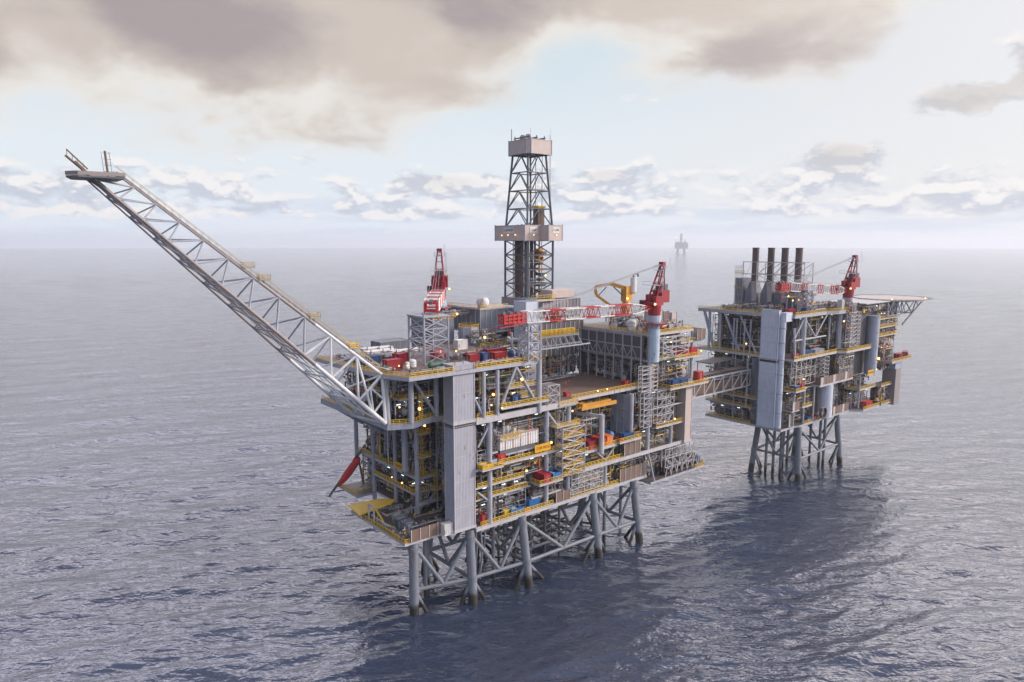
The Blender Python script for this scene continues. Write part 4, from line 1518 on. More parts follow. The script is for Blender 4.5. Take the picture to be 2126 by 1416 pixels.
for k in range(4):
    m.beam(q0 + Vector((-.7, 0, 1.4 + k * 1.2)), q0 + Vector((.7, 0, 1.4 + k * 1.2)), .07)
m.build("flare_tip", t, base)

# ------------------------------------------------------------------ derrick
cx, cy = 68.7, 48.7
base = (cx, cy, 79.8)
t = thing("drilling_derrick", "tall dark steel drilling derrick with two clad boxes above the platform", "derrick", base)
Q = lambda h_, z: [(cx - h_, cy - h_, z), (cx + h_, cy - h_, z), (cx + h_, cy + h_, z), (cx - h_, cy + h_, z)]
m = M("derrick_blue")
lattice(m, Q(6.3, 79.8), Q(6.3, 101), 4, .42, .24, x=0)
m.build("lower_frame", t, base)
m = M("derrick_blue")
lattice(m, Q(6.1, 106), Q(4.3, 132), 4, .40, .22, x=2)
m.build("upper_frame", t, base)


def clad(poly, z0, z1, name, mats=("panel_mauve",)):
    m = M(*mats)
    m.use("panel_beige")
    n_ = len(poly)
    vs = [(a, b2, z0) for a, b2 in poly] + [(a, b2, z1) for a, b2 in poly]
    m.add(vs, [(i, (i + 1) % n_, (i + 1) % n_ + n_, i + n_) for i in range(n_)])
    m.use("steel_dark").add([(a, b2, z0 + .2) for a, b2 in poly], [tuple(range(n_ - 1, -1, -1))])
    m.add([(a, b2, z1 - 1.2) for a, b2 in poly], [tuple(range(n_))])
    m.use("steel")
    for (a, b2) in poly:
        m.box(a - .15, a + .15, b2 - .15, b2 + .15, z0 - .2, z1 + .4)
    for p, q2 in zip(poly, poly[1:] + poly[:1]):
        m.beam((*p, z1), (*q2, z1), .2)
        m.beam((*p, z0), (*q2, z0), .2)
    return m.build(name, t, base)


pm = [(cx - 8.5, cy - 7.6), (cx - 1.3, cy - 7.6), (cx - 1.3, cy - 12.3), (cx + 5.4, cy - 12.3), (cx + 5.4, cy - 7.6), (cx + 8, cy - 7.6), (cx + 8, cy + 9.6), (cx - 8.5, cy + 9.6)]
mid = clad(pm, 101.0, 106.4, "monkey_board_box")
pt = [(cx - 5.6, cy - 4.6), (cx - 4.4, cy - 6.2), (cx + 5.4, cy - 6.2), (cx + 5.4, cy + 5.4), (cx - 4.4, cy + 6.2), (cx - 5.6, cy + 5.0)]
clad(pt, 131.9, 136.8, "crown_box")
for (u, v, rz, wd) in ((cx - 8.56, cy + 1.6, -90, 6.4), (cx - 4.6, cy - 7.66, 0, 3.4), (cx + 2.1, cy - 12.36, 0, 3.4)):
    m = M("white")
    if rz:
        m.box(u - .06, u, v - wd / 2, v + wd / 2, 103.7, 105.7)
    else:
        m.box(u - wd / 2, u + wd / 2, v - .06, v, 103.7, 105.7)
    sb = m.build("sign_board", mid, base)
    text_mesh("lettering", "CLAIR RIDGE" if rz else "CLAIR", "lettering_dark", mid, (u - base[0] - (.09 if rz else 0), v - base[1] - (0 if rz else .09), 104.7 - base[2]), R(rz), 1.3, wd * .86)
for p in ((cx - 8.9, cy + 5.2, 102.9), (cx - 8.9, cy + 1.6, 103.0), (cx - 8.9, cy - 2.6, 103.0), (cx - 4.6, cy - 8.0, 103.0), (cx + 2.1, cy - 12.7, 103.0)):
    floodlight(t, p, base, r=.24)
m = M("steel_dark", "derrick_blue")
for k in range(5):
    m.beam((cx - 3.5, cy - 4 + k * 2, 137.3), (cx + 3.8, cy - 4 + k * 2, 137.3), .4)
for u in (-3.5, 0, 3.8):
    m.beam((cx + u, cy - 4.5, 137.9), (cx + u, cy + 4.5, 137.9), .4)
    for v in (-4, 4):
        m.beam((cx + u, cy + v, 135.7), (cx + u, cy + v, 138.7), .25)
for v in (-1.5, 1.5):
    m.tube((cx - 1.6, cy + v, 138.1), (cx - 1.6, cy + v + .6, 138.1), 1.2, 14)
m.tube((cx - 4.6, cy + 4.6, 135.7), (cx - 4.6, cy + 4.6, 141.3), .14, 6)
m.tube((cx + 0.5, cy, 137.7), (cx + .5, cy, 141.7), .05, 5)
m.build("crown_block", t, base)
m = M("steel")
for s_ in (-.35, .35):
    m.beam((cx + 6.4, cy - 4.6 + s_, 106), (cx + 5.9, cy - 4.6 + s_, 139.1), .09)
for k in range(70):
    m.beam((cx + 6.3, cy - 4.95, 106.5 + k * .5), (cx + 6.3, cy - 4.25, 106.5 + k * .5), .07)
m.build("ladder", t, base)
rng = random.Random(5)
m = M("stack_brown", "rust_brown", "steel_dark")
for k in range(46):
    m.use(rng.choice(("stack_brown", "rust_brown", "steel_dark")))
    u, v = (cx - 4 + rng.uniform(-1.4, 1.8), cy + 0.5 + rng.uniform(-3.4, 2.6)) if k < 30 else (cx + .8 + rng.uniform(-1.2, 1.2), cy - 1 + rng.uniform(-1.6, 1.6))
    m.tube((u, v, 80), (u, v, 104 + rng.uniform(0, 3)), .17, 6)
m.build("pipe_stand", t, base)
m = M("crane_orange", "rust_brown", "steel_dark", "yellow")
m.use("rust_brown").box(cx + 1.5, cx + 4.5, cy - 3.5, cy - .5, 106.5, 113)
m.use("yellow").box(cx + 1.2, cx + 4.8, cy - 3.8, cy - .2, 113, 113.7)
m.use("crane_orange").box(cx + 2.2, cx + 4.2, cy - 3.2, cy - 1.2, 92, 98)
m.use("yellow").tube((cx + 3.2, cy - 2.2, 80), (cx + 3.2, cy - 2.2, 101), .35, 8)
m.use("steel_dark")
for s_ in (-1.6, 1.6):
    m.beam((cx + 3 + s_, cy - 2, 80), (cx + 3 + s_, cy - 2, 132), .16)
for k in range(8):
    m.use(rng.choice(("crane_orange", "steel_dark", "rust_brown"))).box(cx + 1.5 + rng.random() * 2, cx + 3.5 + rng.random() * 2, cy - 3.9, cy - 1, 82 + k * 2.0, 83 + k * 2.0)
m.build("top_drive", t, base)
floodlight(t, (cx + 1.2, cy - 4.2, 114.2), base, r=.35)
floodlight(t, (cx + 2.4, cy - 6.6, 88.2), base, r=.35)
m = M("steel")
for (a, b2, z) in ((-6, 1, 93), (-5.5, -1, 86), (1.5, 6, 88), (-4, 3, 119.5), (-4.5, 3, 125.5)):
    m.box(cx + a, cx + b2, cy - 5.2, cy - 4.0, z - .12, z)
    m.beam((cx + a, cy - 5.2, z + 1.1), (cx + b2, cy - 5.2, z + 1.1), .1)
    for k in range(5):
        u = cx + a + (b2 - a) * k / 4
        m.beam((u, cy - 5.2, z), (u, cy - 5.2, z + 1.1), .08)
m.build("working_platform", t, base)

# ------------------------------------------------------------------ the second platform
QU = thing("utilities_platform", "second steel platform on four slim legs at the far end of the bridge", "oil platform", (165, 0, 0))
QB = (165, 0, 0)


def qb(m, name):
    return m.build(name, QU, QB)


def qdeck(poly, z, t=.6, **k):
    return deck(QU, poly, z, t, QB, **k)


def qrail(pts):
    return rail(QU, pts, QB)


L = []
for t_, b_ in (((173.2, -5.2), (171.3, -7.3)), ((172.2, 12.4), (170.2, 14.2)), ((206.8, -5.2), (208.9, -7.0)), ((208.5, 14), (211.2, 16.2))):
    p, q2 = Vector((*t_, 23.6)), Vector((*b_, 0))
    m = M("leg_paint")
    m.tube(p, q2 + (q2 - p) * .25, 1.25, 16)
    for z in (9.5, 21):
        c = p.lerp(q2, 1 - z / 23.6)
        m.tube(c - up * .7, c + up * .7, 1.42, 16)
    qb(m, "jacket_leg")
    L.append((p, q2))
at_ = lambda i, z: L[i][0].lerp(L[i][1], 1 - z / 23.6)
for i, j in ((0, 1), (0, 2), (1, 3), (2, 3)):
    a, b2 = at_(i, 9.5), at_(j, 9.5)
    qb(M("leg_paint").tube(a, b2, .5, 10), "jacket_brace")
    mid_ = (a + b2) / 2
    for s_ in (i, j):
        qb(M("leg_paint").tube(at_(s_, 22.5), mid_, .48, 10), "jacket_brace")
        low = Vector((mid_.x, mid_.y, -8))
        qb(M("leg_paint").tube(at_(s_, 9.5), low.lerp(at_(s_, -8), .3), .48, 10), "jacket_brace")
qb(M("leg_paint").tube(at_(0, 9.5), at_(3, 9.5), .42, 10), "jacket_brace")
for u, v in ((171.5, 8), (172.3, 5), (173, 2), (178, -3), (182, 6), (193, 10), (199, -4), (203, 0), (206, 6)):
    qb(M("leg_paint").tube((u, v, 24), (u, v, -6), .62, 12), "caisson")

qdeck([(157, -6.2), (167.6, -6.2), (170, -7.2), (214, -7.2), (219, -11.5), (236, -11.5), (236, -8), (248, -8), (248, 30), (157, 30)], 24.6, .9, side="steel")
qdeck([(163, -8.6), (171, -8.6), (171, 0), (163, 0)], 40.0, .6)
qdeck([(171, -7.6), (179, -7.6), (179, 0), (171, 0)], 32.4, .6)
qdeck([(163, -7.4), (169, -7.4), (169, 0), (163, 0)], 31.6, .5)
qdeck([(182, -9.0), (212, -9.0), (212, 6), (182, 6)], 40.3, .9)
qdeck([(164, -6), (248, -6), (248, 30), (164, 30)], 40.0, .5)
qdeck([(219, -9), (236, -9), (236, 4), (219, 4)], 33.4, .6)
qdeck([(161, -8.2), (197, -8.2), (200, -11), (228, -11), (228, 0), (248, 0), (248, 39), (161, 39)], 53.4, .9)
qdeck([(162, 8), (162, 39.4), (210, 39.4), (210, -6), (205, -8.5), (196, -8.5), (190, -6), (164, -6), (164, 8)], 71.0, 1.3, side="steel")
qdeck([(158, 8), (166, 8), (166, 31), (158, 31)], 31.2, .6, side="steel")
qdeck([(158, 6), (166, 6), (166, 22), (158, 22)], 35.2, .5, side="steel")
qdeck([(240, -14), (262, -14), (272, -6), (272, 4), (240, 4)], 44.8, 1.0, side="steel")
m = M("bulkhead_dark")
m.box(166, 246, 0.8, 29, 25, 52.4)
m.box(176, 212, 2, 36, 53.5, 69.6)
qb(m, "bulkhead")
for i, (fc_, a, b2, z0, z1, dp_, dn, li, at2) in enumerate((("v", 164, 183, 24.7, 39.2, 7, 1.0, 6, -5.4), ("v", 183, 214, 24.7, 39.2, 7, .8, 4, -3.8), ("v", 214, 236, 24.7, 32.7, 7, 1.0, 3, -7.5),
                                                            ("v", 214, 240, 33.6, 39.2, 7, 1.0, 3, -5), ("v", 164, 182, 40.3, 52.4, 7, 1.0, 3, -5.8), ("v", 182, 212, 40.5, 52.4, 7, 1.1, 4, -3.5),
                                                            ("v", 212, 246, 40.3, 52.4, 7, .9, 3, -5), ("v", 174, 196, 53.6, 69.4, 6, .7, 5, -3), ("v", 196, 204, 53.6, 70, 6, 1.3, 2, -6),
                                                            ("u", 8, 30, 24.7, 30.4, 6, 1.0, 5, 159), ("u", 8, 30, 31.4, 39.4, 6, 1.0, 4, 160.5), ("u", 8, 36, 40.2, 52.4, 8, 1.0, 4, 163),
                                                            ("u", 8, 38, 53.6, 69.6, 8, .55, 5, 168))):
    clutter(QU, fc_, a, b2, z0, z1, dp_, 700 + i, dn, QB, lights=li, at=at2)
clutter(QU, "v", 163, 184, 71.2, 74, 8, 730, 1.4, QB, wall=None, at=6)
clutter(QU, "v", 163, 186, 71.2, 73.4, 8, 731, 1.2, QB, wall=None, at=22)
clutter(QU, "v", 182, 208, 71.2, 74.5, 8, 732, 1.4, QB, wall=None, at=-4)
clutter(QU, "v", 202, 214, 54, 74, 4, 733, 1.8, QB, wall="brown_cladding", at=-9.5)
clutter(QU, "v", 198, 214, 41, 52.4, 3, 734, 1.8, QB, wall="brown_cladding", at=-8.5)

# accommodation block with slate walls, round pale tower and end galleries
m = M("panel_smoke", "panel_blue", "steel", "panel_mauve")
m.box(214, 250, -8, 20, 54, 69)
m.use("panel_mauve").box(214, 248, -8.2, 18, 69.2, 72.4)
m.use("panel_smoke").box(214, 246, -6.5, 20, 40.4, 53.9)
m.use("steel")
for k in range(8):
    z = 54 + k * 1.9
    m.box(229, 250, -8.9, -8, z, z + .16)
qb(m, "accommodation_block")
m = M("panel_blue", "steel")
m.tube((226.5, -10, 40.2), (226.5, -10, 67), 2.6, 18)
m.use("steel")
for z in (46, 53.5, 60, 67):
    m.tube((226.5, -10, z - .25), (226.5, -10, z + .25), 2.85, 18)
qb(m, "round_tower")
for k, (u, z) in enumerate(((232, 56), (232, 59.8), (238, 56), (238, 59.8), (234.5, 63.5), (243, 63.5), (243, 57))):
    m = M("panel_beige", "steel_light")
    m.box(u, u + 1.8, -9.6, -8, z, z + 2.2)
    m.use("steel_light").box(u - .3, u + 3.2, -9.8, -8, z - .3, z)
    qb(m, "cabin")
m = M("panel_mauve", "steel_light")
m.box(247.2, 253, -13.2, -7, 23.0, 40.5)
m.use("panel_blue").box(246.5, 254, -13.0, -7, 40.52, 43.7)
qb(m, "clad_shaft")
m = M("panel_pale")
m.tube((192.2, -6.4, 24.8), (192.2, -6.4, 39.4), 3.1, 18)
qb(m, "storage_drum")
# fuller galleries and braced frames at the helideck end
for z in (57.5, 61.5, 65.5):
    qdeck([(229, -11.5), (251, -11.5), (251, -8), (229, -8)], z, .4)
    qrail([(229.1, -11.4, z), (250.9, -11.4, z)])
clutter(QU, "v", 229, 251, 54, 69, 2.8, 740, 1.1, QB, wall=None, at=-11, lights=4)
clutter(QU, "v", 214, 252, 69.2, 72.6, 4, 741, 1.6, QB, wall="panel_smoke", at=-11, lights=5)
clutter(QU, "v", 236, 250, 40.5, 52.4, 4, 742, 1.4, QB, wall="panel_smoke", at=-11, lights=2)
clutter(QU, "v", 228, 250, 45.2, 53.2, 4, 743, 1.3, QB, wall="panel_smoke", at=-8.6, lights=2)
clutter(QU, "v", 236, 250, 25.0, 33.0, 4, 744, 1.4, QB, wall="panel_smoke", at=-11, lights=2)
qdeck([(236, -12), (251, -12), (251, -6), (236, -6)], 24.6, .7, side="steel")
qdeck([(236, -11.6), (251, -11.6), (251, -6), (236, -6)], 33.4, .5)
qrail([(236.1, -11.5, 33.4), (250.9, -11.5, 33.4)])
qrail([(236.1, -11.9, 24.6), (250.9, -11.9, 24.6)])
m = M("steel")
for v in (-12, -4, 4):
    for k in range(4):
        u = 236 + k * 5
        m.beam((u, v, 66.5), (u, v, 72.8), .3)
        m.beam((u, v, 66.5), (u + 5, v, 72.6), .24)
        m.beam((u + 5, v, 66.5), (u, v, 72.6), .24)
    m.beam((236, v, 66.5), (256, v, 66.5), .3)
    m.beam((256, v, 66.5), (266, v, 72.6), .3)
qb(m, "support_frame")
# brown windwalls
for (u0, u1, v, z0, z1, nn) in ((182.2, 211.8, -9.1, 40.4, 43.6, 11), (190, 213.5, -7.3, 24.7, 28.2, 11), (163.2, 168.8, -7.5, 31.7, 35.4, 3), (254.3, 260, -9, 36, 41, 4), (163, 167, -6.3, 24.7, 30, 2)):
    m = M("brown_cladding", "panel_beige", "steel_light")
    for i in range(nn):
        a, b2 = u0 + (u1 - u0) * i / nn, u0 + (u1 - u0) * (i + .82) / nn
        m.use("brown_cladding" if i % 4 else "panel_beige").box(a, b2, v - .12, v + .1, z0, z1)
        m.use("steel_light").box(a - .12, a, v - .2, v + .1, z0, z1 + .2)
    qb(m, "windwall")
m = M("brown_cladding")
m.box(182, 182.3, -9, 0, 40.4, 43.6)
qb(m, "windwall")
# columns and braces
for a, b2, r in (((171.2, -6.1, 54), (171.2, -6.1, 70), 1.0), ((162.6, 36.5, 70), (163.4, 31.5, 53.8), .65), ((162.6, 28, 53.5), (162.6, 28, 70), .55), ((162.6, 33.5, 53.5), (162.6, 33.5, 70), .6),
                 ((162.6, 26, 70), (162.6, 18, 53.8), .55), ((162.6, 10, 53.8), (162.6, 18, 69), .4), ((171.2, -6.1, 69.5), (163.6, -6.1, 61), .38), ((171.2, -6.1, 69.5), (181, -6.1, 61), .38),
                 ((163, -6.1, 60.6), (190, -6.1, 60.6), .36), ((181, -6.1, 61), (190, -6.1, 69.5), .34), ((163, -6.4, 66), (161.8, -8, 54), .4), ((165, -7, 25), (165, -7, 40), .35), ((173, -7, 25), (173, -7, 40), .4),
                 ((181, -7.1, 25), (181, -7.1, 40), .4), ((197, -7.2, 25), (197, -7.2, 40), .35), ((158.4, 11, 31), (158.4, 11, 52), .35), ((158.4, 17, 24.8), (158.4, 17, 52), .25), ((219, -9, 25), (219, -9, 40), .4),
                 ((196, -4.5, 54), (196, -4.5, 70), .45), ((202, -6, 54), (202, -6, 70), 1.2)):
    qb(M("steel").tube(a, b2, r, 10), "column")
for u in (164.2, 164.9, 166.8, 168.2):
    qb(M("panel_blue").tube((162, 21 - (u - 164) * 2.0, 50), (162, 21 - (u - 164) * 2.0, 68), .32, 8), "riser")
qb(M("panel_slate", "steel").box(176, 186, 12, 32, 54, 67), "clad_module")
m = M("panel_slate")
m.tube((162.5, 9.5, 25), (162.5, 9.5, 52), 1.8, 14)
qb(m, "duct")
# lattice frames on the front
for (ua, ub, za, zb, v, kk, nn) in ((164, 180, 42, 52.3, -7.6, 4, 3), (186, 189.5, 43.6, 52, -8.6, 1, 5), (252, 260, 45, 70, -6, 2, 9), (203, 212, 55, 70, -10.6, 2, 9)):
    m = M("steel_light" if ua > 185 else "silver")
    for i in range(kk + 1):
        u = ua + (ub - ua) * i / kk
        for vv in (v, v + 2):
            m.beam((u, vv, za), (u, vv, zb), .2)
    for j in range(nn + 1):
        z = za + (zb - za) * j / nn
        for vv in (v, v + 2):
            m.beam((ua, vv, z), (ub, vv, z), .18)
        if j < nn:
            z2 = za + (zb - za) * (j + 1) / nn
            for i in range(kk):
                if (i + j) % 2 == 0 or kk < 3:
                    m.beam((ua + (ub - ua) * i / kk, v, z), (ua + (ub - ua) * (i + 1) / kk, v, z2), .14)
                    m.beam((ua + (ub - ua) * (i + 1) / kk, v + 2, z), (ua + (ub - ua) * i / kk, v + 2, z2), .14)
    qb(m, "scaffold_frame")
# yellow pipe bridge over the roof
m = M("steel_light")
m.box(172, 196, 2, 4.5, 77.2, 77.6)
qb(m, "gallery")
for k in range(6):
    qb(M("steel").beam((173 + k * 4.4, 3, 71), (173 + k * 4.4, 3, 77.2), .3), "column")
qrail([(172, 2, 77.6), (196, 2, 77.6)])
for pts in ([(162.1, 39.2, 71), (162.1, 8.2, 71)], [(164.5, -5.9, 71), (190, -5.9, 71), (196, -8.4, 71), (205, -8.4, 71), (209.9, -6, 71)], [(161.2, 38.6, 53.4), (161.2, 8, 53.4)],
            [(161.2, -8.1, 53.4), (197, -8.1, 53.4), (200, -10.9, 53.4), (227.8, -10.9, 53.4)], [(163.1, 0, 40), (163.1, -8.5, 40), (170.9, -8.5, 40), (170.9, -6, 40)],
            [(171.1, -7.5, 32.4), (178.9, -7.5, 32.4)], [(219.1, -5, 33.4), (219.1, -8.9, 33.4), (235.9, -8.9, 33.4)], [(219.1, -11.4, 24.6), (235.9, -11.4, 24.6)], [(174, -7.1, 24.6), (189, -7.1, 24.6)],
            [(158.1, 30.8, 31.2), (158.1, 8, 31.2)], [(158.1, 22, 35.2), (158.1, 6.2, 35.2)], [(157.1, 29.8, 24.6), (157.1, 8, 24.6)], [(240.2, -13.8, 44.8), (262, -13.8, 44.8), (271.8, -6, 44.8)]):
    qrail(pts)
for p, r in (((227.5, -13.0, 47.6), .8), ((199.8, -9, 66.4), .45), ((162.4, 14.6, 57.4), .45), ((176, 2.0, 76), .4), ((181, 2, 76), .35), ((186, 2, 76.2), .35), ((172.2, 2, 78), .4), ((228, -12, 42.4), .6), ((169, -8.4, 44.6), .4)):
    floodlight(QU, p, QB, r=r)
m = M("sign_yellow")
m.box(219.5, 225.5, -12.2, -12.0, 40.4, 42.8)
sb = qb(m, "sign_board")
text_mesh("lettering", "CLAIR RIDGE", "lettering_red", sb, (222.5 - 165, -12.24, 41.6), 0, 1.2, 5.2)
m = M("steel")
for k in range(9):
    m.tube((184 + math.sin(k * .7) * 1.5, -8.2, 24.9 + k * .45), (186.4 + math.sin(k * .7) * 1.5, -8.2, 26.6 + k * .3), .3, 6)
m.use("rust_brown")
for k in range(4):
    for j in range(12):
        a, b2 = j * math.pi / 6, (j + 1) * math.pi / 6
        m.tube((186 + 2.3 * math.cos(a), -8.6 - k * .3, 28 + 2.3 * math.sin(a)), (186 + 2.3 * math.cos(b2), -8.6 - k * .3, 28 + 2.3 * math.sin(b2)), .18, 5)
qb(m, "hose_bundle")
m = M("steel_light", "rust_brown", "silver")
rng = random.Random(8)
for k in range(26):
    u, v, z = 249 + rng.random() * 9, -9 + rng.random() * 5, 23.6 + rng.random() * 9 * (1 - k / 40)
    m.use(rng.choice(("steel_light", "rust_brown", "silver"))).beam((u, v, z), (u + rng.uniform(-3, 3), v + rng.uniform(-2, 2), z + rng.uniform(-2, 3)), .28)
m.use("steel_light").box(247, 259, -9, -2, 22.6, 23.4)
qb(m, "davit_frame")

panel_tower("stair_tower", "pale blue clad tower at the near corner of the second platform", 157.0, 158.6, -2.8, 4.8, 24.6, 73.2, (31, 39, 47, 52.8, 60, 66), cl="panel_pale", ring=52.8, frame="steel")
base = (159.0, -3.8, 25)
t = thing("vent_stack", "slender round pale duct standing against the clad tower of the second platform", "duct", base)
m = M("panel_pale", "steel")
m.tube((159.2, -3.6, 24.6), (159.2, -3.6, 71), 1.2, 14)
m.use("steel")
for z in (31, 39, 47, 53, 60, 66):
    m.tube((159.2, -3.6, z - .2), (159.2, -3.6, z + .2), 1.36, 14)
m.build("pipe", t, base)
m = M("panel_pale")
m.box(158.8, 163.6, -5.0, -2.4, 68.6, 72.2)
m.build("hood", t, base)

# four gas turbine exhaust stacks and their frame
first = None
VS = (29.0, 21.2, 14.5, 7.9)
names = ("first exhaust stack from the left on the second platform", "second exhaust stack from the left on the second platform",
         "third exhaust stack from the left on the second platform", "rightmost of the four dark exhaust stacks on the second platform")
for v, nm in zip(VS, names):
    if first is None:
        base = (190, v, 71)
        first = thing("exhaust_stack", nm, "exhaust stack", base, group="dark exhaust stacks on the second platform")
        m = M("panel_slate", "steel_dark")
        m.frust([(186.5, v - 2.8), (193, v - 2.8), (193, v + 2.8), (186.5, v + 2.8)], 71, [(187, v - 2.6), (193, v - 2.6), (193, v + 2.6), (187, v + 2.6)], 77.5)
        m.frust([(187, v - 2.6), (193, v - 2.6), (193, v + 2.6), (187, v + 2.6)], 77.5, [(188.8, v - 1.3), (191.3, v - 1.3), (191.3, v + 1.3), (188.8, v + 1.3)], 83)
        m.build("base_hood", first, base)
        m = M("stack_brown", "rubber")
        m.tube((190, v, 82.5), (190, v, 97.4), 1.5, 20)
        m.tube((190, v, 97.4), (190, v, 98), 1.62, 20, caps=False)
        m.use("rubber").tube((190, v, 97.35), (190, v, 97.45), 1.45, 20)  # black disc painted in for the unlit mouth of the flue
        m.build("flue", first, base)
        m = M("panel_mauve")
        m.beam((188.0, v - .5, 82), (184.6, v - 3.4, 73.5), 1.6, 1.8)
        m.build("inlet_duct", first, base)
    else:
        clone(first, (190, v, 71), nm, "dark exhaust stacks on the second platform")
base = (187, 18, 71)
t = thing("stack_frame", "open white steel frame around the feet of the four exhaust stacks", "steel frame", base)
m = M("steel_light")
for u in (186.6, 194):
    for v in (33, 26, 18, 11, 3.2):
        m.beam((u, v, 71), (u, v, 91.6), .32)
    for z in (82.5, 86, 91.5):
        m.beam((u, 33, z), (u, 3.2, z), .28)
    for a, b2 in ((26, 18), (18, 11), (11, 3.2)):
        m.beam((u, a, 86), (u, b2, 91.5), .2)
        m.beam((u, b2, 82.5), (u, a, 86), .2)
for v in (33, 26, 18, 11, 3.2):
    for z in (86, 91.5):
        m.beam((186.6, v, z), (194, v, z), .26)
    m.beam((186.6, v, 82), (194, v, 91), .2)
m.build("frame", t, base)
m = M("panel_slate", "pipe_grey", "yellow", "steel_light")
m.box(186.8, 193.6, 33, 37, 71.2, 84)
m.use("steel_light")
for k in range(6):
    m.beam((186.4, 33 + k * .8, 71), (186.4, 33 + k * .8, 90), .14)
    m.beam((186.4, 33, 73 + k * 3.2), (186.4, 37, 73 + k * 3.2), .14)
m.build("service_frame", t, base)
rail(t, [(186, 37, 86.2), (186, 32, 86.2)], base)
rail(t, [(186, 37, 79.2), (186, 34, 79.2)], base)

# crane and boom rest of the second platform
boom_rest("small grey lattice boom rest on the second platform", [(177.4, -3.5), (181.6, -3.5), (181.6, 0.5), (177.4, 0.5)], 71.0, 80.4, 3, False)
crane("small red crane on the second platform beside the helideck", (216.0, -2.5, 71.4), 75.6, 176.0, 53.5, 3.6, 82.6, pr=1.9, s=0.88, collar=False, ped_mat="panel_blue")

# helideck
base = (256, -4, 73.2)
t = thing("helideck", "flat pinkish grey helicopter deck jutting over the far end of the second platform", "helideck", base)
oct_ = [(256 + 17 * math.cos(R(22.5 + 45 * k)), -4 + 17 * math.sin(R(22.5 + 45 * k))) for k in range(8)]
m = M("steel_light", "helideck_beige")
m.prism(oct_, 73.0, 73.6, top="helideck_beige", side="steel_light")
m.use("steel_light").box(216, 245, -11, 8, 72.9, 73.3)
m.build("landing_deck", t, base)
m = M("steel_dark")
o2 = [(256 + 18.6 * math.cos(R(22.5 + 45 * k)), -4 + 18.6 * math.sin(R(22.5 + 45 * k))) for k in range(8)]
for p, q2, a, b2 in zip(oct_, oct_[1:] + oct_[:1], o2, o2[1:] + o2[:1]):
    m.beam((*a, 73.9), (*b2, 73.9), .14)
    for k in range(5):
        f_ = k / 5
        m.beam((p[0] + (q2[0] - p[0]) * f_, p[1] + (q2[1] - p[1]) * f_, 73.4), (a[0] + (b2[0] - a[0]) * f_, a[1] + (b2[1] - a[1]) * f_, 73.9), .1)
m.build("safety_net", t, base)
m = M("steel_dark", "steel")
for v in (-14, -4, 6):
    m.tube((248, v, 62), (271, v, 72.6), .4, 8)
    m.tube((250, v, 72.6), (258, v, 66.8), .25, 7)
    m.tube((258, v, 66.8), (262, v, 72.6), .25, 7)
    m.tube((262, v, 72.6), (265, v, 69.8), .22, 7)
    m.tube((250, v, 72.6), (270, v, 72.6), .3, 7)
    m.tube((249, v, 68), (262, v, 68.4), .22, 7)
for u in (250, 256, 262, 269):
    m.tube((u, -16, 72.7), (u, 8, 72.7), .3, 7)
m.tube((258, -14, 66.8), (258, 6, 66.8), .25, 7)
m.build("support_truss", t, base)
for p in ((243, -10.5, 73.8), (262, -18, 73.9)):
    floodlight(t, p, base, r=.4)

# ------------------------------------------------------------------ bridge
base = (101.5, 13, 40)
t = thing("link_bridge", "steel truss footbridge joining the two platforms", "bridge", base)
m = M("steel_light")
N_ = 9
for v in (10.6, 16.0):
    for z in (40.2, 47.0):
        m.beam((101.5, v, z), (160, v, z), .5, .55)
    for k in range(N_ + 1):
        u = 101.5 + 58.5 * k / N_
        m.beam((u, v, 40.2), (u, v, 47), .34)
        if k < N_:
            u2 = 101.5 + 58.5 * (k + 1) / N_
            if k < 3:
                m.beam((u, v, 47), (u2, v, 40.2), .32)
            else:
                m.beam((u, v, 40.2), (u2, v, 47), .32)
for k in range(N_ + 1):
    u = 101.5 + 58.5 * k / N_
    for z in (40.2, 47):
        m.beam((u, 10.6, z), (u, 16, z), .3)
m.build("truss", t, base)
m = M("brown_cladding", "deck_plate")
m.box(102, 159.5, 12, 15.4, 40.5, 44.2)
m.use("deck_plate").box(102, 159.5, 11, 15.6, 40.4, 40.52)
m.build("walkway", t, base)
m = M("pipe_grey", "rust_brown", "silver")
for k in range(7):
    m.use(("pipe_grey", "rust_brown", "silver")[k % 3]).tube((101.8, 11.0 + k * .72, 45.6 + (k % 2) * .5), (159.8, 11 + k * .72, 45.6 + (k % 2) * .5), .22, 8)
for k in range(24):
    m.use("steel_dark").box(103 + k * 2.35, 103.5 + k * 2.35, 10.6, 16, 47.3, 47.9)
m.use("rust_brown").box(102, 159, 11.6, 15.4, 47.9, 48.1)
m.build("bridge_pipe", t, base)
m = M("steel_dark", "deck_plate")
m.use("deck_plate").box(140, 160, 17, 24, 50.6, 51)
for u in (141, 150, 158):
    for v in (17.4, 23.6):
        m.beam((u, v, 47), (u, v, 50.6), .25)
m.build("canopy", t, base)

# ------------------------------------------------------------------ distant platform in the haze
fb = (1740.0, 7300.0)
t = bpy.data.objects.new("distant_platform", None)
COL.objects.link(t)
t.location = (fb[0], fb[1], 0)
t["label"] = "tiny platform far away in the haze on the horizon"
t["category"] = "oil platform"
m = M("steel_light")  # pale tone puts part of the haze fade into the colour
m.box(-56, 62, -40, 40, 44, 104)
m.box(-50, -8, -30, 30, 104, 112)
m.box(10, 50, -30, 30, 104, 110)
m.build("topside", t)
for sx in (-30, 30):
    for sy in (-24, 24):
        M("leg_paint").tube((sx, sy, 45), (sx * 1.25, sy * 1.2, -6), 5, 8).build("leg", t)
m = M("steel")
lattice(m, [(-11, -9, 104), (9, -9, 104), (9, 11, 104), (-11, 11, 104)], [(-7, -5, 196), (5, -5, 196), (5, 7, 196), (-7, 7, 196)], 6, 1.6, .9)
m.box(-9, 7, -7, 9, 182, 196)
m.box(-12, 10, -10, 12, 140, 150)
m.build("derrick", t)
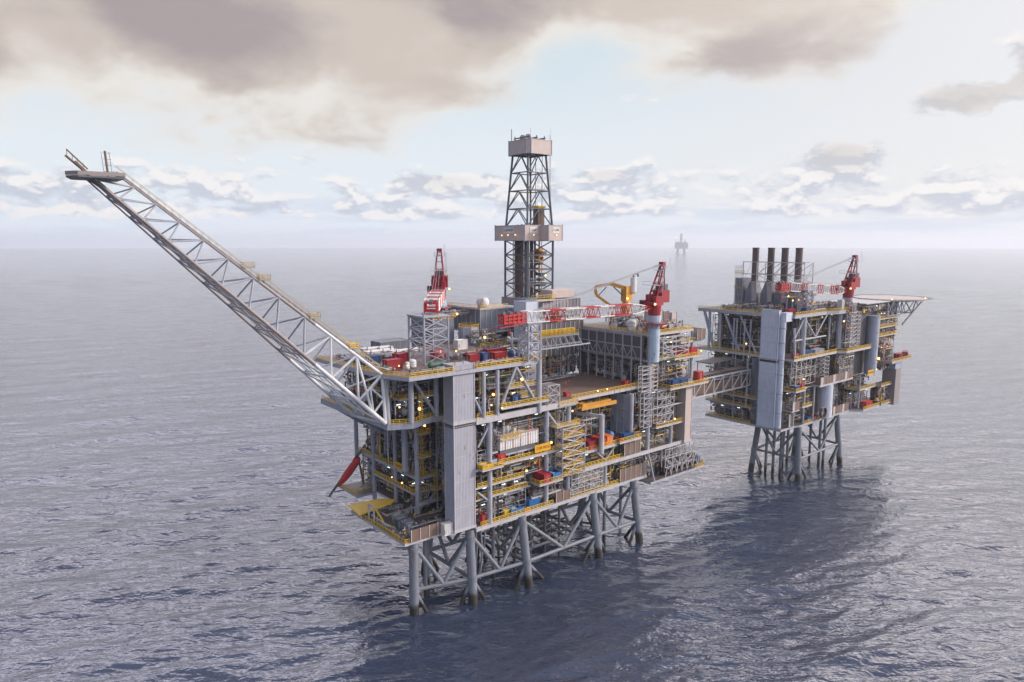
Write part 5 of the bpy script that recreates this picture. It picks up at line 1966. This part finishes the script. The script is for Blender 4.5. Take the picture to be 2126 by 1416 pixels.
m = M("red")
m.beam((34, 0, 110), (40, 0, 146), 4)
m.box(30, 42, -5, 5, 108, 120)
m.build("crane", t)
m = M("boom_brown")
m.tube((-54, 0, 104), (-62, -10, 150), 1.5, 6)
m.build("flare_boom", t)
m = M("lamp_warm")
m.ball((-62, -10, 154), 4.0, n=8, k=5)
m.build("flame", t)

# ------------------------------------------------------------------ loose things standing on the decks
CACHE = {}


def container(label, colr, c, dim, rot=0.0, group=None, door=True):
    """ribbed steel shipping box; c = centre of its foot, dim = length (u), width (v), height"""
    key = (colr, dim)
    if key in CACHE:
        return clone(CACHE[key], c, label, group, R(rot))
    l, wd, h_ = dim
    t = thing("cargo_container", label, "container", c, group)
    t.rotation_euler[2] += R(rot)
    m = M(colr)
    m.box(-l / 2 + .08, l / 2 - .08, -wd / 2 + .08, wd / 2 - .08, .15, h_ - .08)
    n = max(3, int(l / .45))
    for i in range(n):
        u = -l / 2 + .2 + (l - .4) * (i + .25) / n
        m.box(u, u + (l - .4) / n * .5, -wd / 2 + .02, wd / 2 - .02, .25, h_ - .2)
    n = max(3, int(wd / .45))
    for i in range(n):
        v = -wd / 2 + .2 + (wd - .4) * (i + .25) / n
        m.box(-l / 2 + .02, l / 2 - .02, v, v + (wd - .4) / n * .5, .25, h_ - .2)
    m.build("shell", t)
    m = M(colr, "steel_dark")
    for u in (-l / 2, l / 2):
        for v in (-wd / 2, wd / 2):
            m.box(u - .09, u + .09, v - .09, v + .09, 0, h_)
    for z in (.1, h_ - .05):
        for v in (-wd / 2, wd / 2):
            m.beam((-l / 2, v, z), (l / 2, v, z), .16)
        for u in (-l / 2, l / 2):
            m.beam((u, -wd / 2, z), (u, wd / 2, z), .16)
    m.use("steel_dark").box(-l / 2 + .3, l / 2 - .3, -wd / 2 + .3, wd / 2 - .3, 0, .12)
    m.build("frame", t)
    if door:
        m = M(colr, "silver")
        m.box(-wd * .3, wd * .3, -wd / 2 - .06, -wd / 2 + .02, .3, h_ - .3) if l < 3 else m.box(-l / 2 - .06, -l / 2 + .02, -wd * .4, wd * .4, .3, h_ - .3)
        m.use("silver")
        for s_ in (-.2, .2):
            if l < 3:
                m.box(s_ - .03, s_ + .03, -wd / 2 - .12, -wd / 2 - .06, .3, h_ - .3)
            else:
                m.box(-l / 2 - .12, -l / 2 - .06, s_ - .03, s_ + .03, .3, h_ - .3)
        m.build("door", t)
    CACHE[key] = t
    return t


def skip(label, colr, c, dim, rot=0.0):
    """open topped steel cargo basket"""
    l, wd, h_ = dim
    t = thing("cargo_basket", label, "cargo basket", c)
    t.rotation_euler[2] += R(rot)
    m = M(colr)
    for v in (-wd / 2, wd / 2):
        m.box(-l / 2, l / 2, v - .06, v + .06, .1, h_)
    for u in (-l / 2, l / 2):
        m.box(u - .06, u + .06, -wd / 2, wd / 2, .1, h_)
    m.box(-l / 2, l / 2, -wd / 2, wd / 2, .1, .25)
    for u in (-l / 2, -l / 6, l / 6, l / 2):
        for v in (-wd / 2 - .07, wd / 2 + .07):
            m.box(u - .08, u + .08, v - .05, v + .05, 0, h_ + .1)
    m.build("body", t)
    m = M("steel_light")
    m.box(-l * .3, l * .1, -wd * .3, wd * .25, .25, h_ * .8)
    m.tube((l * .15, 0, .6), (l * .4, 0, .6), .3, 8)
    m.build("cargo", t)
    return t


def tank(label, colr, c, r, ln, vertical=False, bands="steel_light", axis="u"):
    t = thing("storage_tank", label, "tank", c)
    m = M(colr)
    if vertical:
        m.vessel((0, 0, r * .5), (0, 0, ln), r, 16)
    elif axis == "u":
        m.vessel((-ln / 2, 0, r + .3), (ln / 2, 0, r + .3), r, 16)
    else:
        m.vessel((0, -ln / 2, r + .3), (0, ln / 2, r + .3), r, 16)
    m.build("vessel", t)
    m = M(bands)
    for f_ in (-.35, 0, .35):
        if vertical:
            m.tube((0, 0, ln * (f_ + .55) - .08), (0, 0, ln * (f_ + .55) + .08), r * 1.03, 16)
        elif axis == "u":
            m.tube((ln * f_ - .15, 0, r + .3), (ln * f_ + .15, 0, r + .3), r * 1.03, 16)
            m.box(ln * f_ - .15, ln * f_ + .15, -r * .8, r * .8, 0, r * .7)
        else:
            m.tube((0, ln * f_ - .15, r + .3), (0, ln * f_ + .15, r + .3), r * 1.03, 16)
            m.box(-r * .8, r * .8, ln * f_ - .15, ln * f_ + .15, 0, r * .7)
    m.build("band", t)
    return t


S, Mi, Bg = (2.2, 2.0, 2.3), (3.0, 2.4, 2.5), (6.0, 2.4, 2.6)
for lb, cl, c, dm, rt in (
        ("red box on the top deck just behind the tall grey tower", "red", (11.5, 7.0, 66.4), (3.2, 2.4, 2.6), 0),
        ("narrow dark blue container between two red boxes on the top deck behind the tall tower", "blue", (15.2, 6.6, 66.4), (2.0, 2.4, 2.7), 0),
        ("bright red box next to the blue striped tank on the top deck", "bright_red", (20.0, 6.0, 66.4), (4.0, 2.4, 2.5), 0),
        ("long red crate at the back of the top deck cargo below the pale tower", "red", (24.0, 12.5, 66.4), (7.0, 2.4, 2.4), 0),
        ("low red crate behind the narrow dark blue container on the top deck", "red", (17.0, 13.0, 66.4), (5.0, 2.4, 1.8), 0),
        ("red container nearest the top of the flare boom", "red", (-10.3, 13.6, 66.4), (4.6, 2.4, 2.6), 0),
        ("dark blue container behind the upper end of the flare boom root", "blue", (-12.6, 22.5, 66.4), (5.5, 2.4, 2.6), 0),
        ("red container at the foot of the left lattice boom rest", "red", (-3.0, 21.5, 66.4), (4.6, 2.4, 2.6), 20),
        ("second red container right of the left lattice boom rest foot", "bright_red", (9.0, 20.5, 66.4), (4.0, 2.4, 2.4), 0),
        ("small dark blue box on the gallery between the two inclined braces", "blue", (22.5, 1.6, 54.3), (2.6, 2.0, 2.2), 0),
        ("red box at the left edge of the brown pipe deck", "bright_red", (47.2, 5.5, 52.0), (1.5, 1.3, 1.5), 0),
        ("red box at the right corner of the brown pipe deck", "bright_red", (73.4, 4.2, 52.0), (2.0, 1.6, 2.0), 0),
        ("red box beside the white enclosure on the middle deck", "bright_red", (17.0, 1.4, 37.7), (2.6, 2.0, 2.4), 0),
        ("long rusty red container on the jutting middle balcony", "red", (31.4, -0.9, 29.5), (2.6, 4.4, 2.7), 0),
        ("blue container on the lowest deck right of the open blue basket", "bright_blue", (29.8, 2.0, 21.0), (4.2, 2.6, 2.8), 0),
        ("red cabinet on the lowest deck beside the foot of the tall tower", "bright_red", (10.6, 1.2, 21.0), (1.4, 1.2, 2.8), 0),
        ("red container behind the round loading post", "red", (52.4, 1.0, 35.2), (3.0, 4.4, 2.7), 0),
        ("red container between the loading post and the orange container", "bright_red", (57.6, 1.3, 35.2), (2.4, 4.4, 2.7), 0),
        ("orange container beside the round blue tank", "orange", (60.8, 1.3, 35.2), (2.6, 4.4, 3.0), 0),
        ("small blue box at the back of the red containers by the loading post", "bright_blue", (50.2, 5.8, 35.2), (2.6, 2.4, 2.6), 0),
        ("dark blue box below the blue grey plate wall", "blue", (69.6, -0.2, 35.6), (4.6, 2.2, 2.0), 0),
        ("flat red box by the yellow rail left of the dark blue box", "red", (65.8, -0.8, 35.6), (2.4, 1.8, 0.9), 0),
        ("left red container on the gallery under the beige windwall", "red", (96.2, 1.0, 60.2), (4.2, 2.4, 2.8), 0),
        ("middle red container on the gallery under the beige windwall", "bright_red", (100.4, 0.4, 60.2), (3.0, 2.4, 2.8), 0),
        ("right red container on the gallery under the beige windwall", "bright_red", (104.4, 0.4, 60.2), (3.4, 2.4, 2.8), 0),
        ("left blue container on the gallery above the bridge end tower", "blue", (92.6, -1.2, 50.4), (3.8, 2.4, 2.4), 0),
        ("right blue container on the gallery above the bridge end tower", "blue", (97.2, -1.2, 50.4), (3.8, 2.4, 2.2), 0),
        ("tall bright red box at the outer end of the gallery above the bridge", "bright_red", (107.6, -0.6, 50.4), (2.6, 2.2, 3.6), 0),
        ("red box on the second platform beside its round duct, under the inclined brace", "red", (164.6, -6.6, 53.4), (2.4, 2.0, 2.2), 0),
        ("long dark blue container on the second platform's middle deck", "blue", (175.5, -5.6, 53.4), (6.4, 2.4, 2.3), 0),
        ("pale blue container right of the long dark blue one on the second platform", "panel_blue", (184.0, -5.8, 53.4), (7.4, 2.4, 2.1), 0),
        ("red crate behind the pale blue container on the second platform", "red", (186.5, -3.2, 53.4), (4.0, 2.4, 2.3), 0),
        ("small blue container on the yellow railed balcony of the second platform", "blue", (165.8, -6.8, 40.0), (3.0, 2.4, 2.0), 0),
        ("small red container on the yellow railed balcony of the second platform", "bright_red", (169.4, -6.8, 40.0), (1.8, 2.4, 2.6), 0),
        ("bright red container on the lowest deck of the second platform", "bright_red", (226.0, -9.8, 24.6), (6.2, 2.4, 2.8), 0),
        ("red box on the lowest deck of the second platform beside the brown hoses", "red", (183.4, -6.0, 24.6), (2.2, 2.2, 2.2), 0),
        ("blue box on the lowest deck of the second platform near its front leg", "blue", (179.0, -5.8, 24.6), (3.4, 2.4, 2.2), 0),
        ("red crate on the roof of the second platform left of the boom rest", "red", (171.5, 0.5, 71.0), (6.0, 2.4, 1.8), 0),
        ("red crate on the roof of the second platform right of the boom rest", "bright_red", (185.0, 0.5, 71.0), (3.0, 2.4, 3.4), 0),
        ("small dark blue box at the foot of the second platform's boom rest", "blue", (174.5, -4.6, 71.0), (2.4, 2.0, 2.4), 0),
        ("left red box on the jutting side deck below the helideck", "red", (252.6, -11.6, 44.8), (4.4, 2.4, 2.6), 0),
        ("right red box on the jutting side deck below the helideck", "red", (263.0, -10.4, 44.8), (6.0, 2.4, 2.4), 20),
        ("tall white box on the roof edge of the second platform", "white", (201.0, -6.6, 71.0), (2.0, 2.0, 4.6), 0),
        ("small white cabin on the top deck in front of the slate block", "white", (24.5, 31.0, 66.4), (3.6, 2.4, 3.0), 0),
        ("dark grey flat roofed house on the far left of the top deck", "panel_slate", (6.5, 44.0, 66.4), (10.5, 6.0, 3.0), 0),
        ("grey container cabin on the lowest left deck behind the brown windwall", "panel_slate", (-9.0, 11.5, 21.0), (3.0, 5.6, 3.0), 0),
        ("little white cabin on the lowest deck edge left of the tall tower", "white", (-1.6, 1.6, 21.0), (2.6, 2.2, 3.2), 0)):
    container(lb, cl, c, dm, rt)

skip("blue open basket on the jutting middle balcony beside the rusty red container", "bright_blue", (35.6, -0.8, 29.5), (3.2, 4.0, 2.2))
skip("blue open basket full of gear on the lowest deck near the tall tower", "bright_blue", (23.0, 1.8, 21.0), (5.2, 2.6, 1.6))
skip("yellow basket on the small balcony touching the tall grey tower", "yellow", (10.2, -0.8, 37.9), (3.6, 2.0, 1.3))
skip("grey blue basket between the yellow basket and the red box on the middle deck", "panel_blue", (13.6, 1.4, 37.7), (3.0, 2.0, 1.6))
skip("orange basket lying by the yellow rail below the blue container on the lowest deck", "orange", (26.6, 0.9, 21.0), (2.2, 1.2, 0.7))
tank("dark blue tank with white bands on the top deck", "blue", (26.6, 5.5, 66.4), 1.25, 4.6, bands="white")
tank("round blue tank right of the orange container", "bright_blue", (64.0, 3.0, 35.6), 1.35, 3.0, axis="v", bands="blue")
tank("white upright drum on the top deck below the left boom rest", "white", (-5.6, 11.0, 66.4), 1.0, 1.9, vertical=True)
tank("slim white upright drum nearest the yellow rail of the top deck", "white", (-8.0, 9.8, 66.4), 0.6, 1.8, vertical=True)
tank("big white rounded tank on the roof of the clad drilling module", "white", (43.0, 43.5, 77.7), 1.7, 2.8, axis="v", bands="silver")
tank("dark green tank on the top deck beside the tall tower", "green", (-1.4, 5.6, 66.4), 0.9, 4.4, bands="steel_dark")
tank("white rounded tank on the roof behind the red crane column", "white", (88.0, 14.0, 69.6), 1.6, 3.4, bands="silver")
tank("upright white tank on the roof left of the red crane column", "white", (80.8, 8.0, 69.6), 1.3, 3.6, vertical=True)
for k, (u, h_) in enumerate(((91.5, 6.4), (95.0, 6.6), (98.6, 6.2), (103.2, 5.4))):
    c = (u, 9.0, 69.6)
    t = thing("filter_house", ("leftmost", "second from left", "third from left", "rightmost, lowest")[k] + " upright beige housing on the roof right of the red crane", "housing", c, "beige housings behind the crane")
    m = M("panel_beige" if k != 2 else "brown_cladding", "steel")
    m.box(-1.4, 1.4, -1.4, 1.4, 0.3, h_)
    m.build("casing", t)
    m = M("steel")
    for a in (-1.45, 1.45):
        for b2 in (-1.45, 1.45):
            m.box(a - .08, a + .08, b2 - .08, b2 + .08, 0, h_ + .3)
    for z in (.3, h_ * .5, h_):
        m.box(-1.5, 1.5, -1.5, 1.5, z - .06, z + .06)
    m.build("frame", t)

# octagonal silo with its cone, left of the drilling module
c = (36.6, 43.0, 61.2)
t = thing("storage_silo", "grey octagonal silo with a cone bottom between the slate block and the drilling module", "silo", c)
o8 = [(3.6 * math.cos(R(22.5 + 45 * k)), 3.6 * math.sin(R(22.5 + 45 * k))) for k in range(8)]
o1 = [(a * .2, b2 * .2) for a, b2 in o8]
m = M("panel_blue", "steel")
m.prism(o8, 4.5, 10.2)
m.use("steel")
for a, b2 in o8:
    m.box(a - .1, a + .1, b2 - .1, b2 + .1, 4.3, 10.6)
m.build("bin", t)
m = M("panel_blue")
m.frust(o1, 0.6, o8, 4.5)
m.build("cone", t)
m = M("yellow")
for a, b2 in o8[::2]:
    m.beam((a * 1.15, b2 * 1.15, 0), (a * 1.02, b2 * 1.02, 7), .3)
    m.beam((a * 1.15, b2 * 1.15, 0), (a * .3, b2 * .3, 4), .2)
m.build("support_leg", t)
rail(t, [(a, b2, 10.2) for a, b2 in o8], closed=True)

# white ribbed enclosure with pink brown trim on the middle deck
c = (24.0, 2.2, 37.7)
t = thing("turbine_enclosure", "long white ribbed machine enclosure with faded red top edges on the middle deck", "enclosure", c)
m = M("white", "panel_mauve")
m.box(-7.2, 7.2, -1.2, 2.2, 3.4, 7.4)
for k in range(16):
    u = -7.2 + k * .96
    m.box(u - .08, u + .08, -1.32, -1.2, 3.4, 7.4)
for z in (4.6, 5.8):
    m.box(-7.2, 7.2, -1.28, -1.2, z - .06, z + .06)
m.build("casing", t)
m = M("rust_brown", "red")
FR = MATS["faded_red"] if "faded_red" in MATS else paint("faded_red", (0.50, 0.26, 0.22), rust=0.2)
m = M("faded_red")
for v in (-1.25, 2.2):
    m.beam((-7.3, v, 7.45), (7.3, v, 7.45), .35, .3)
for u in (-7.3, 7.3):
    m.beam((u, -1.3, 7.45), (u, 2.2, 7.45), .35, .3)
for k in (2, 5, 8, 11):
    m.box(-7.2 + k * .96 - .14, -7.2 + k * .96 + .14, -1.36, -1.2, 3.4, 7.5)
m.build("trim", t)
m = M("steel_dark", "steel_light")
m.box(-7, 7, -.9, 2.0, 2.0, 3.4)
m.use("steel_light").box(-7.4, 7.4, -1.4, 2.4, 1.7, 2.0)
for k in range(6):
    m.beam((-6.6 + k * 2.6, -1.2, 0), (-6.6 + k * 2.6, -1.2, 1.8), .22)
    m.beam((-6.6 + k * 2.6, 2.0, 0), (-6.6 + k * 2.6, 2.0, 1.8), .22)
m.build("skid", t)
m = M("silver")
m.ball((-3.0, 1.2, 8.8), 1.5, 1.2, 1.4, 10, 6)
m.path([(-7, 1.6, 8.3), (5.4, 1.6, 8.3), (6.4, 1.6, 8.0), (6.8, 1.6, 7.2)], .4, 8)
m.build("air_duct", t)

# white pipe racks on the left of the top deck
for k, (lb, u, v) in enumerate((("low white pipe rack in front of the dark grey roofed house", -3.0, 33.5), ("low white rack of pipes left of the boom rest on the top deck", 3.5, 30.0), ("low white rack of pipes at the far back left of the top deck", -1.0, 39.5))):
    c = (u, v, 66.4)
    t = thing("pipe_rack", lb, "pipe rack", c, "white pipe racks on the top deck")
    m = M("white")
    for i in range(8):
        m.tube((-5, -1.4 + i * .4, 1.9), (5, -1.4 + i * .4, 1.9), .17, 8)
        m.tube((-5, -1.4 + i * .4, 1.5), (5, -1.4 + i * .4, 1.5), .17, 8)
    m.build("pipe_bundle", t)
    m = M("steel_dark")
    for a in (-4, 0, 4):
        m.box(a - .12, a + .12, -1.8, 1.8, 1.1, 1.3)
        for b2 in (-1.7, 1.7):
            m.box(a - .1, a + .1, b2 - .1, b2 + .1, 0, 2.6)
    m.build("stand", t)

# hose reels on the jutting end of the lowest right deck
c0 = None
for k in range(6):
    lb = ("leftmost", "second from the left", "third from the left", "fourth from the left", "fifth from the left", "rightmost")[k] + " of the six dark hose reels on the low end deck"
    c = (90.5 + k * 3.1, 0.2, 18.6)
    if c0 is None:
        c0 = thing("hose_reel", lb, "hose reel", c, "dark hose reels on the end deck")
        m = M("rubber", "rust_brown")
        for j in range(5):
            v = -1.6 + j * .55
            for i in range(14):
                a, b2 = i * math.pi / 7, (i + 1) * math.pi / 7
                rr = 2.0 + .12 * (j % 2)
                m.use("rubber" if j % 2 else "rust_brown").tube((rr * math.cos(a), v, 2.6 + rr * math.sin(a)), (rr * math.cos(b2), v, 2.6 + rr * math.sin(b2)), .24, 6)
        m.build("hose", c0)
        m = M("steel_light")
        for s_ in (-1.9, 1.2):
            m.beam((-1.6, s_, 0), (0, s_, 5.4), .26)
            m.beam((1.6, s_, 0), (0, s_, 5.4), .26)
        m.tube((0, -2.0, 2.6), (0, 1.3, 2.6), .3, 8)
        m.beam((0, -1.9, 5.4), (0, 1.2, 5.4), .26)
        m.path([(0.4, -2.0, 5.4), (.9, -2.4, 4.4), (1.1, -2.6, 2.2), (.8, -2.6, .5)], .16, 6)
        m.build("reel_frame", c0)
    else:
        clone(c0, c, lb, "dark hose reels on the end deck")
container("blue box at the outer tip of the low end deck beyond the hose reels", "bright_blue", (110.4, 1.5, 18.6), (2.2, 2.4, 2.6))

# yellow roof plate over the boat landing, its post frame
c = (-9.0, 28.5, 21)
t = thing("yellow_canopy", "flat yellow plate raised on posts at the lowest left corner", "canopy", c)
m = M("yellow", "rust_brown")
pl = [(-15.6 + 9, 25.5 - 28.5), (-14.5 + 9, 35 - 28.5), (-4 + 9, 33.5 - 28.5), (-1 + 9, 30 - 28.5), (-4 + 9, 27.5 - 28.5)]
m.prism(pl, 1.3, 1.55)
m.build("plate", t)
m = M("steel_light")
for a, b2 in ((-5.6, -2.2), (-4.5, 5.0), (3.6, 3.6), (3, 0)):
    m.beam((a, b2, 0), (a, b2, 1.3), .3)
m.build("post", t)
c = (-13.2, 21.0, 21)
t = thing("davit", "grey davit frame at the outer edge of the lowest left deck beside the yellow plate", "davit", c)
m = M("steel_light")
m.beam((0, 0, 0), (0, 0, 4.6), .4)
m.beam((0, 3.2, 0), (0, 3.2, 4.6), .4)
m.beam((0, 0, 4.6), (0, 3.2, 4.6), .4)
m.build("frame", t)
m = M("yellow")
m.beam((.2, -.4, 4.4), (1.2, -3.2, 1.0), .35)
m.build("jib", t)

# freefall lifeboat and its ramp at the far left
c = (-1.5, 52.5, 30.0)
t = thing("freefall_lifeboat", "slim red lifeboat hanging nose down on its ramp at the far left", "lifeboat", c)
m = M("bright_red", "red")
p0, p1 = Vector((0.5, 0.5, 0.2)), Vector((-5.6, 4.4, -9.6))
d = (p1 - p0).normalized()
prev = None
prof = ((0, .5), (.08, 1.0), (.25, 1.25), (.5, 1.3), (.72, 1.1), (.88, .7), (1.0, .15))
for (fa, ra), (fb_, rb_) in zip(prof[:-1], prof[1:]):
    m.tube(p0.lerp(p1, fa), p0.lerp(p1, fb_), ra, 14, rb_, caps=(fa == 0))
m.build("hull", t)
m = M("red", "glass_dark")
q0 = p0.lerp(p1, .12) + Vector((.2, 0, 1.6))
m.tube(q0, q0 + d * 2.2, .7, 10, .5)
m.build("cockpit", t)
c = (-1.5, 52.5, 30.0)
t = thing("launch_ramp", "dark inclined steel ramp under the red lifeboat at the far left", "launch ramp", c)
m = M("steel_dark", "steel")
off = Vector((.6, 2.4, .4))
for s_ in (-1.2, 1.2):
    sv = Vector((s_ * .6, s_ * .8, 0))
    m.beam(p0 + off + sv + Vector((2, -1.5, 3)), p1 + off * .5 + sv + d * 4, .45, .7)
for k in range(9):
    b2 = p0.lerp(p1, k / 8) + off * (1 - k / 16)
    m.beam(b2 + Vector((-.8, -1, 0)), b2 + Vector((.8, 1, 0)), .25)
m.beam(p0 + off, (1.0, -1.0, -9.0), .5)
m.beam(p1 + d * 2, (0.5, -1.2, -9.3), .35)
m.beam(p1 + d * 4, p1 + d * 4 + Vector((-1.5, .5, .6)), .3)
m.build("rail", t)
m = M("steel", "yellow")
m.box(-4.5, 2, -4, 2.0, -10.2, -9.8)
m.build("landing", t)
rail(t, [(-4.4, 2, -9.8), (-4.4, -4, -9.8), (2, -4, -9.8)])

# gooseneck lamp by the white cabin
c = (0.8, 2.9, 21)
t = thing("deck_lamp", "lit gooseneck lamp beside the white control cabin at the foot of the tall tower", "lamp", c)
m = M("steel_light")
m.path([(0, 0, 0), (0, 0, 4.0), (.3, -.2, 4.8), (.9, -.5, 5.0), (1.4, -.7, 4.7)], .12, 6)
m.build("post", t)
m = M("lamp_warm", "steel_dark")
m.ball((1.5, -.75, 4.3), .32, n=8, k=5)
m.build("lamp_head", t)


# ------------------------------------------------------------------ people in coveralls
def person(label, c, rot, step=0.25, arm=0.3, mat="coverall_orange"):
    t = thing("person", label, "person", c)
    t.rotation_euler[2] += R(rot)
    # one continuous body grown from a skeleton: feet, legs, pelvis, chest, neck, head, arms with hands
    J = [(0, 0, .95), (0, 0, 1.15), (0, 0, 1.40), (0, 0, 1.53), (0, .02, 1.66), (0, .02, 1.78),
         (.10, 0, .90), (.11, step * .5, .50), (.12, step * .3 - .03, .09), (.12, step * .3 + .16, .04),
         (-.10, 0, .90), (-.11, -step * .3, .50), (-.12, -step * .9, .09), (-.12, -step * .9 + .19, .04),
         (.20, 0, 1.42), (.27, -.04, 1.14), (.27, arm * .6, .92), (.26, arm * .8, .82),
         (-.20, 0, 1.42), (-.27, -.02, 1.14), (-.27, arm * .4, .90), (-.26, arm * .5, .80)]
    E_ = [(0, 1), (1, 2), (2, 3), (3, 4), (4, 5), (0, 6), (6, 7), (7, 8), (8, 9), (0, 10), (10, 11), (11, 12), (12, 13),
          (2, 14), (14, 15), (15, 16), (16, 17), (2, 18), (18, 19), (19, 20), (20, 21)]
    rad = [.16, .15, .16, .065, .105, .09, .105, .075, .05, .045, .105, .075, .05, .045, .07, .055, .04, .045, .07, .055, .04, .045]
    me = bpy.data.meshes.new("body")
    me.from_pydata(J, E_, [])
    o = bpy.data.objects.new("body", me)
    COL.objects.link(o)
    o.modifiers.new("skin", "SKIN")
    for i, r in enumerate(rad):
        me.skin_vertices[0].data[i].radius = (r, r * .8)
    me.skin_vertices[0].data[0].use_root = True
    sb_ = o.modifiers.new("subd", "SUBSURF")
    sb_.levels = sb_.render_levels = 1
    bpy.context.view_layer.update()
    m2 = bpy.data.meshes.new_from_object(o.evaluated_get(bpy.context.evaluated_depsgraph_get()))
    bpy.data.objects.remove(o)
    m2.materials.clear()
    for nm in (mat, "skin", "rubber"):
        m2.materials.append(MATS[nm])
    for p in m2.polygons:
        z = p.center.z
        ax = abs(p.center.x)
        p.material_index = 2 if z < .1 else (1 if (z > 1.52 or (z < .88 and ax > .22)) else 0)
        p.use_smooth = True
    o = bpy.data.objects.new("body", m2)
    COL.objects.link(o)
    o.parent = t
    m = M("white", "yellow")
    m.ball((0, .02, 1.77), .135, .15, .12, 10, 6)
    m.box(-.1, .1, .1, .24, 1.74, 1.77)
    m.build("helmet", t)
    m = M("silver")
    m.tube((0, 0, 1.17), (0, 0, 1.22), .185, 12)
    m.build("reflective_band", t)
    return t


person("person in orange coveralls standing in the middle of the brown pipe deck", (57.6, 16.6, 52.0), 150)
person("person in orange coveralls, bending slightly, second figure on the brown pipe deck", (59.6, 17.2, 52.0), 60, step=.4, arm=.6)
person("person in green coveralls by the rail at the right corner of the pipe deck", (75.4, 4.6, 52.0), 200, mat="green")
person("person in orange coveralls on the gallery between the drilling modules and the pale tower", (45.8, 38.9, 65.0), 190)

# ------------------------------------------------------------------ sea haze
hz = M()
hz.box(-16300, 16300, -16300, 16300, -6, 215)
o = hz.build("haze")
mt = bpy.data.materials.new("haze_air")
mt.use_nodes = True
nt = mt.node_tree
nt.nodes.clear()
out = nt.nodes.new("ShaderNodeOutputMaterial")
pv = nt.nodes.new("ShaderNodeVolumePrincipled")
pv.inputs["Color"].default_value = (0.90, 0.945, 1.0, 1)
pv.inputs["Density"].default_value = 0.000085
pv.inputs["Anisotropy"].default_value = 0.3
nt.links.new(pv.outputs[0], out.inputs["Volume"])
o.data.materials.append(mt)
o["kind"] = "stuff"
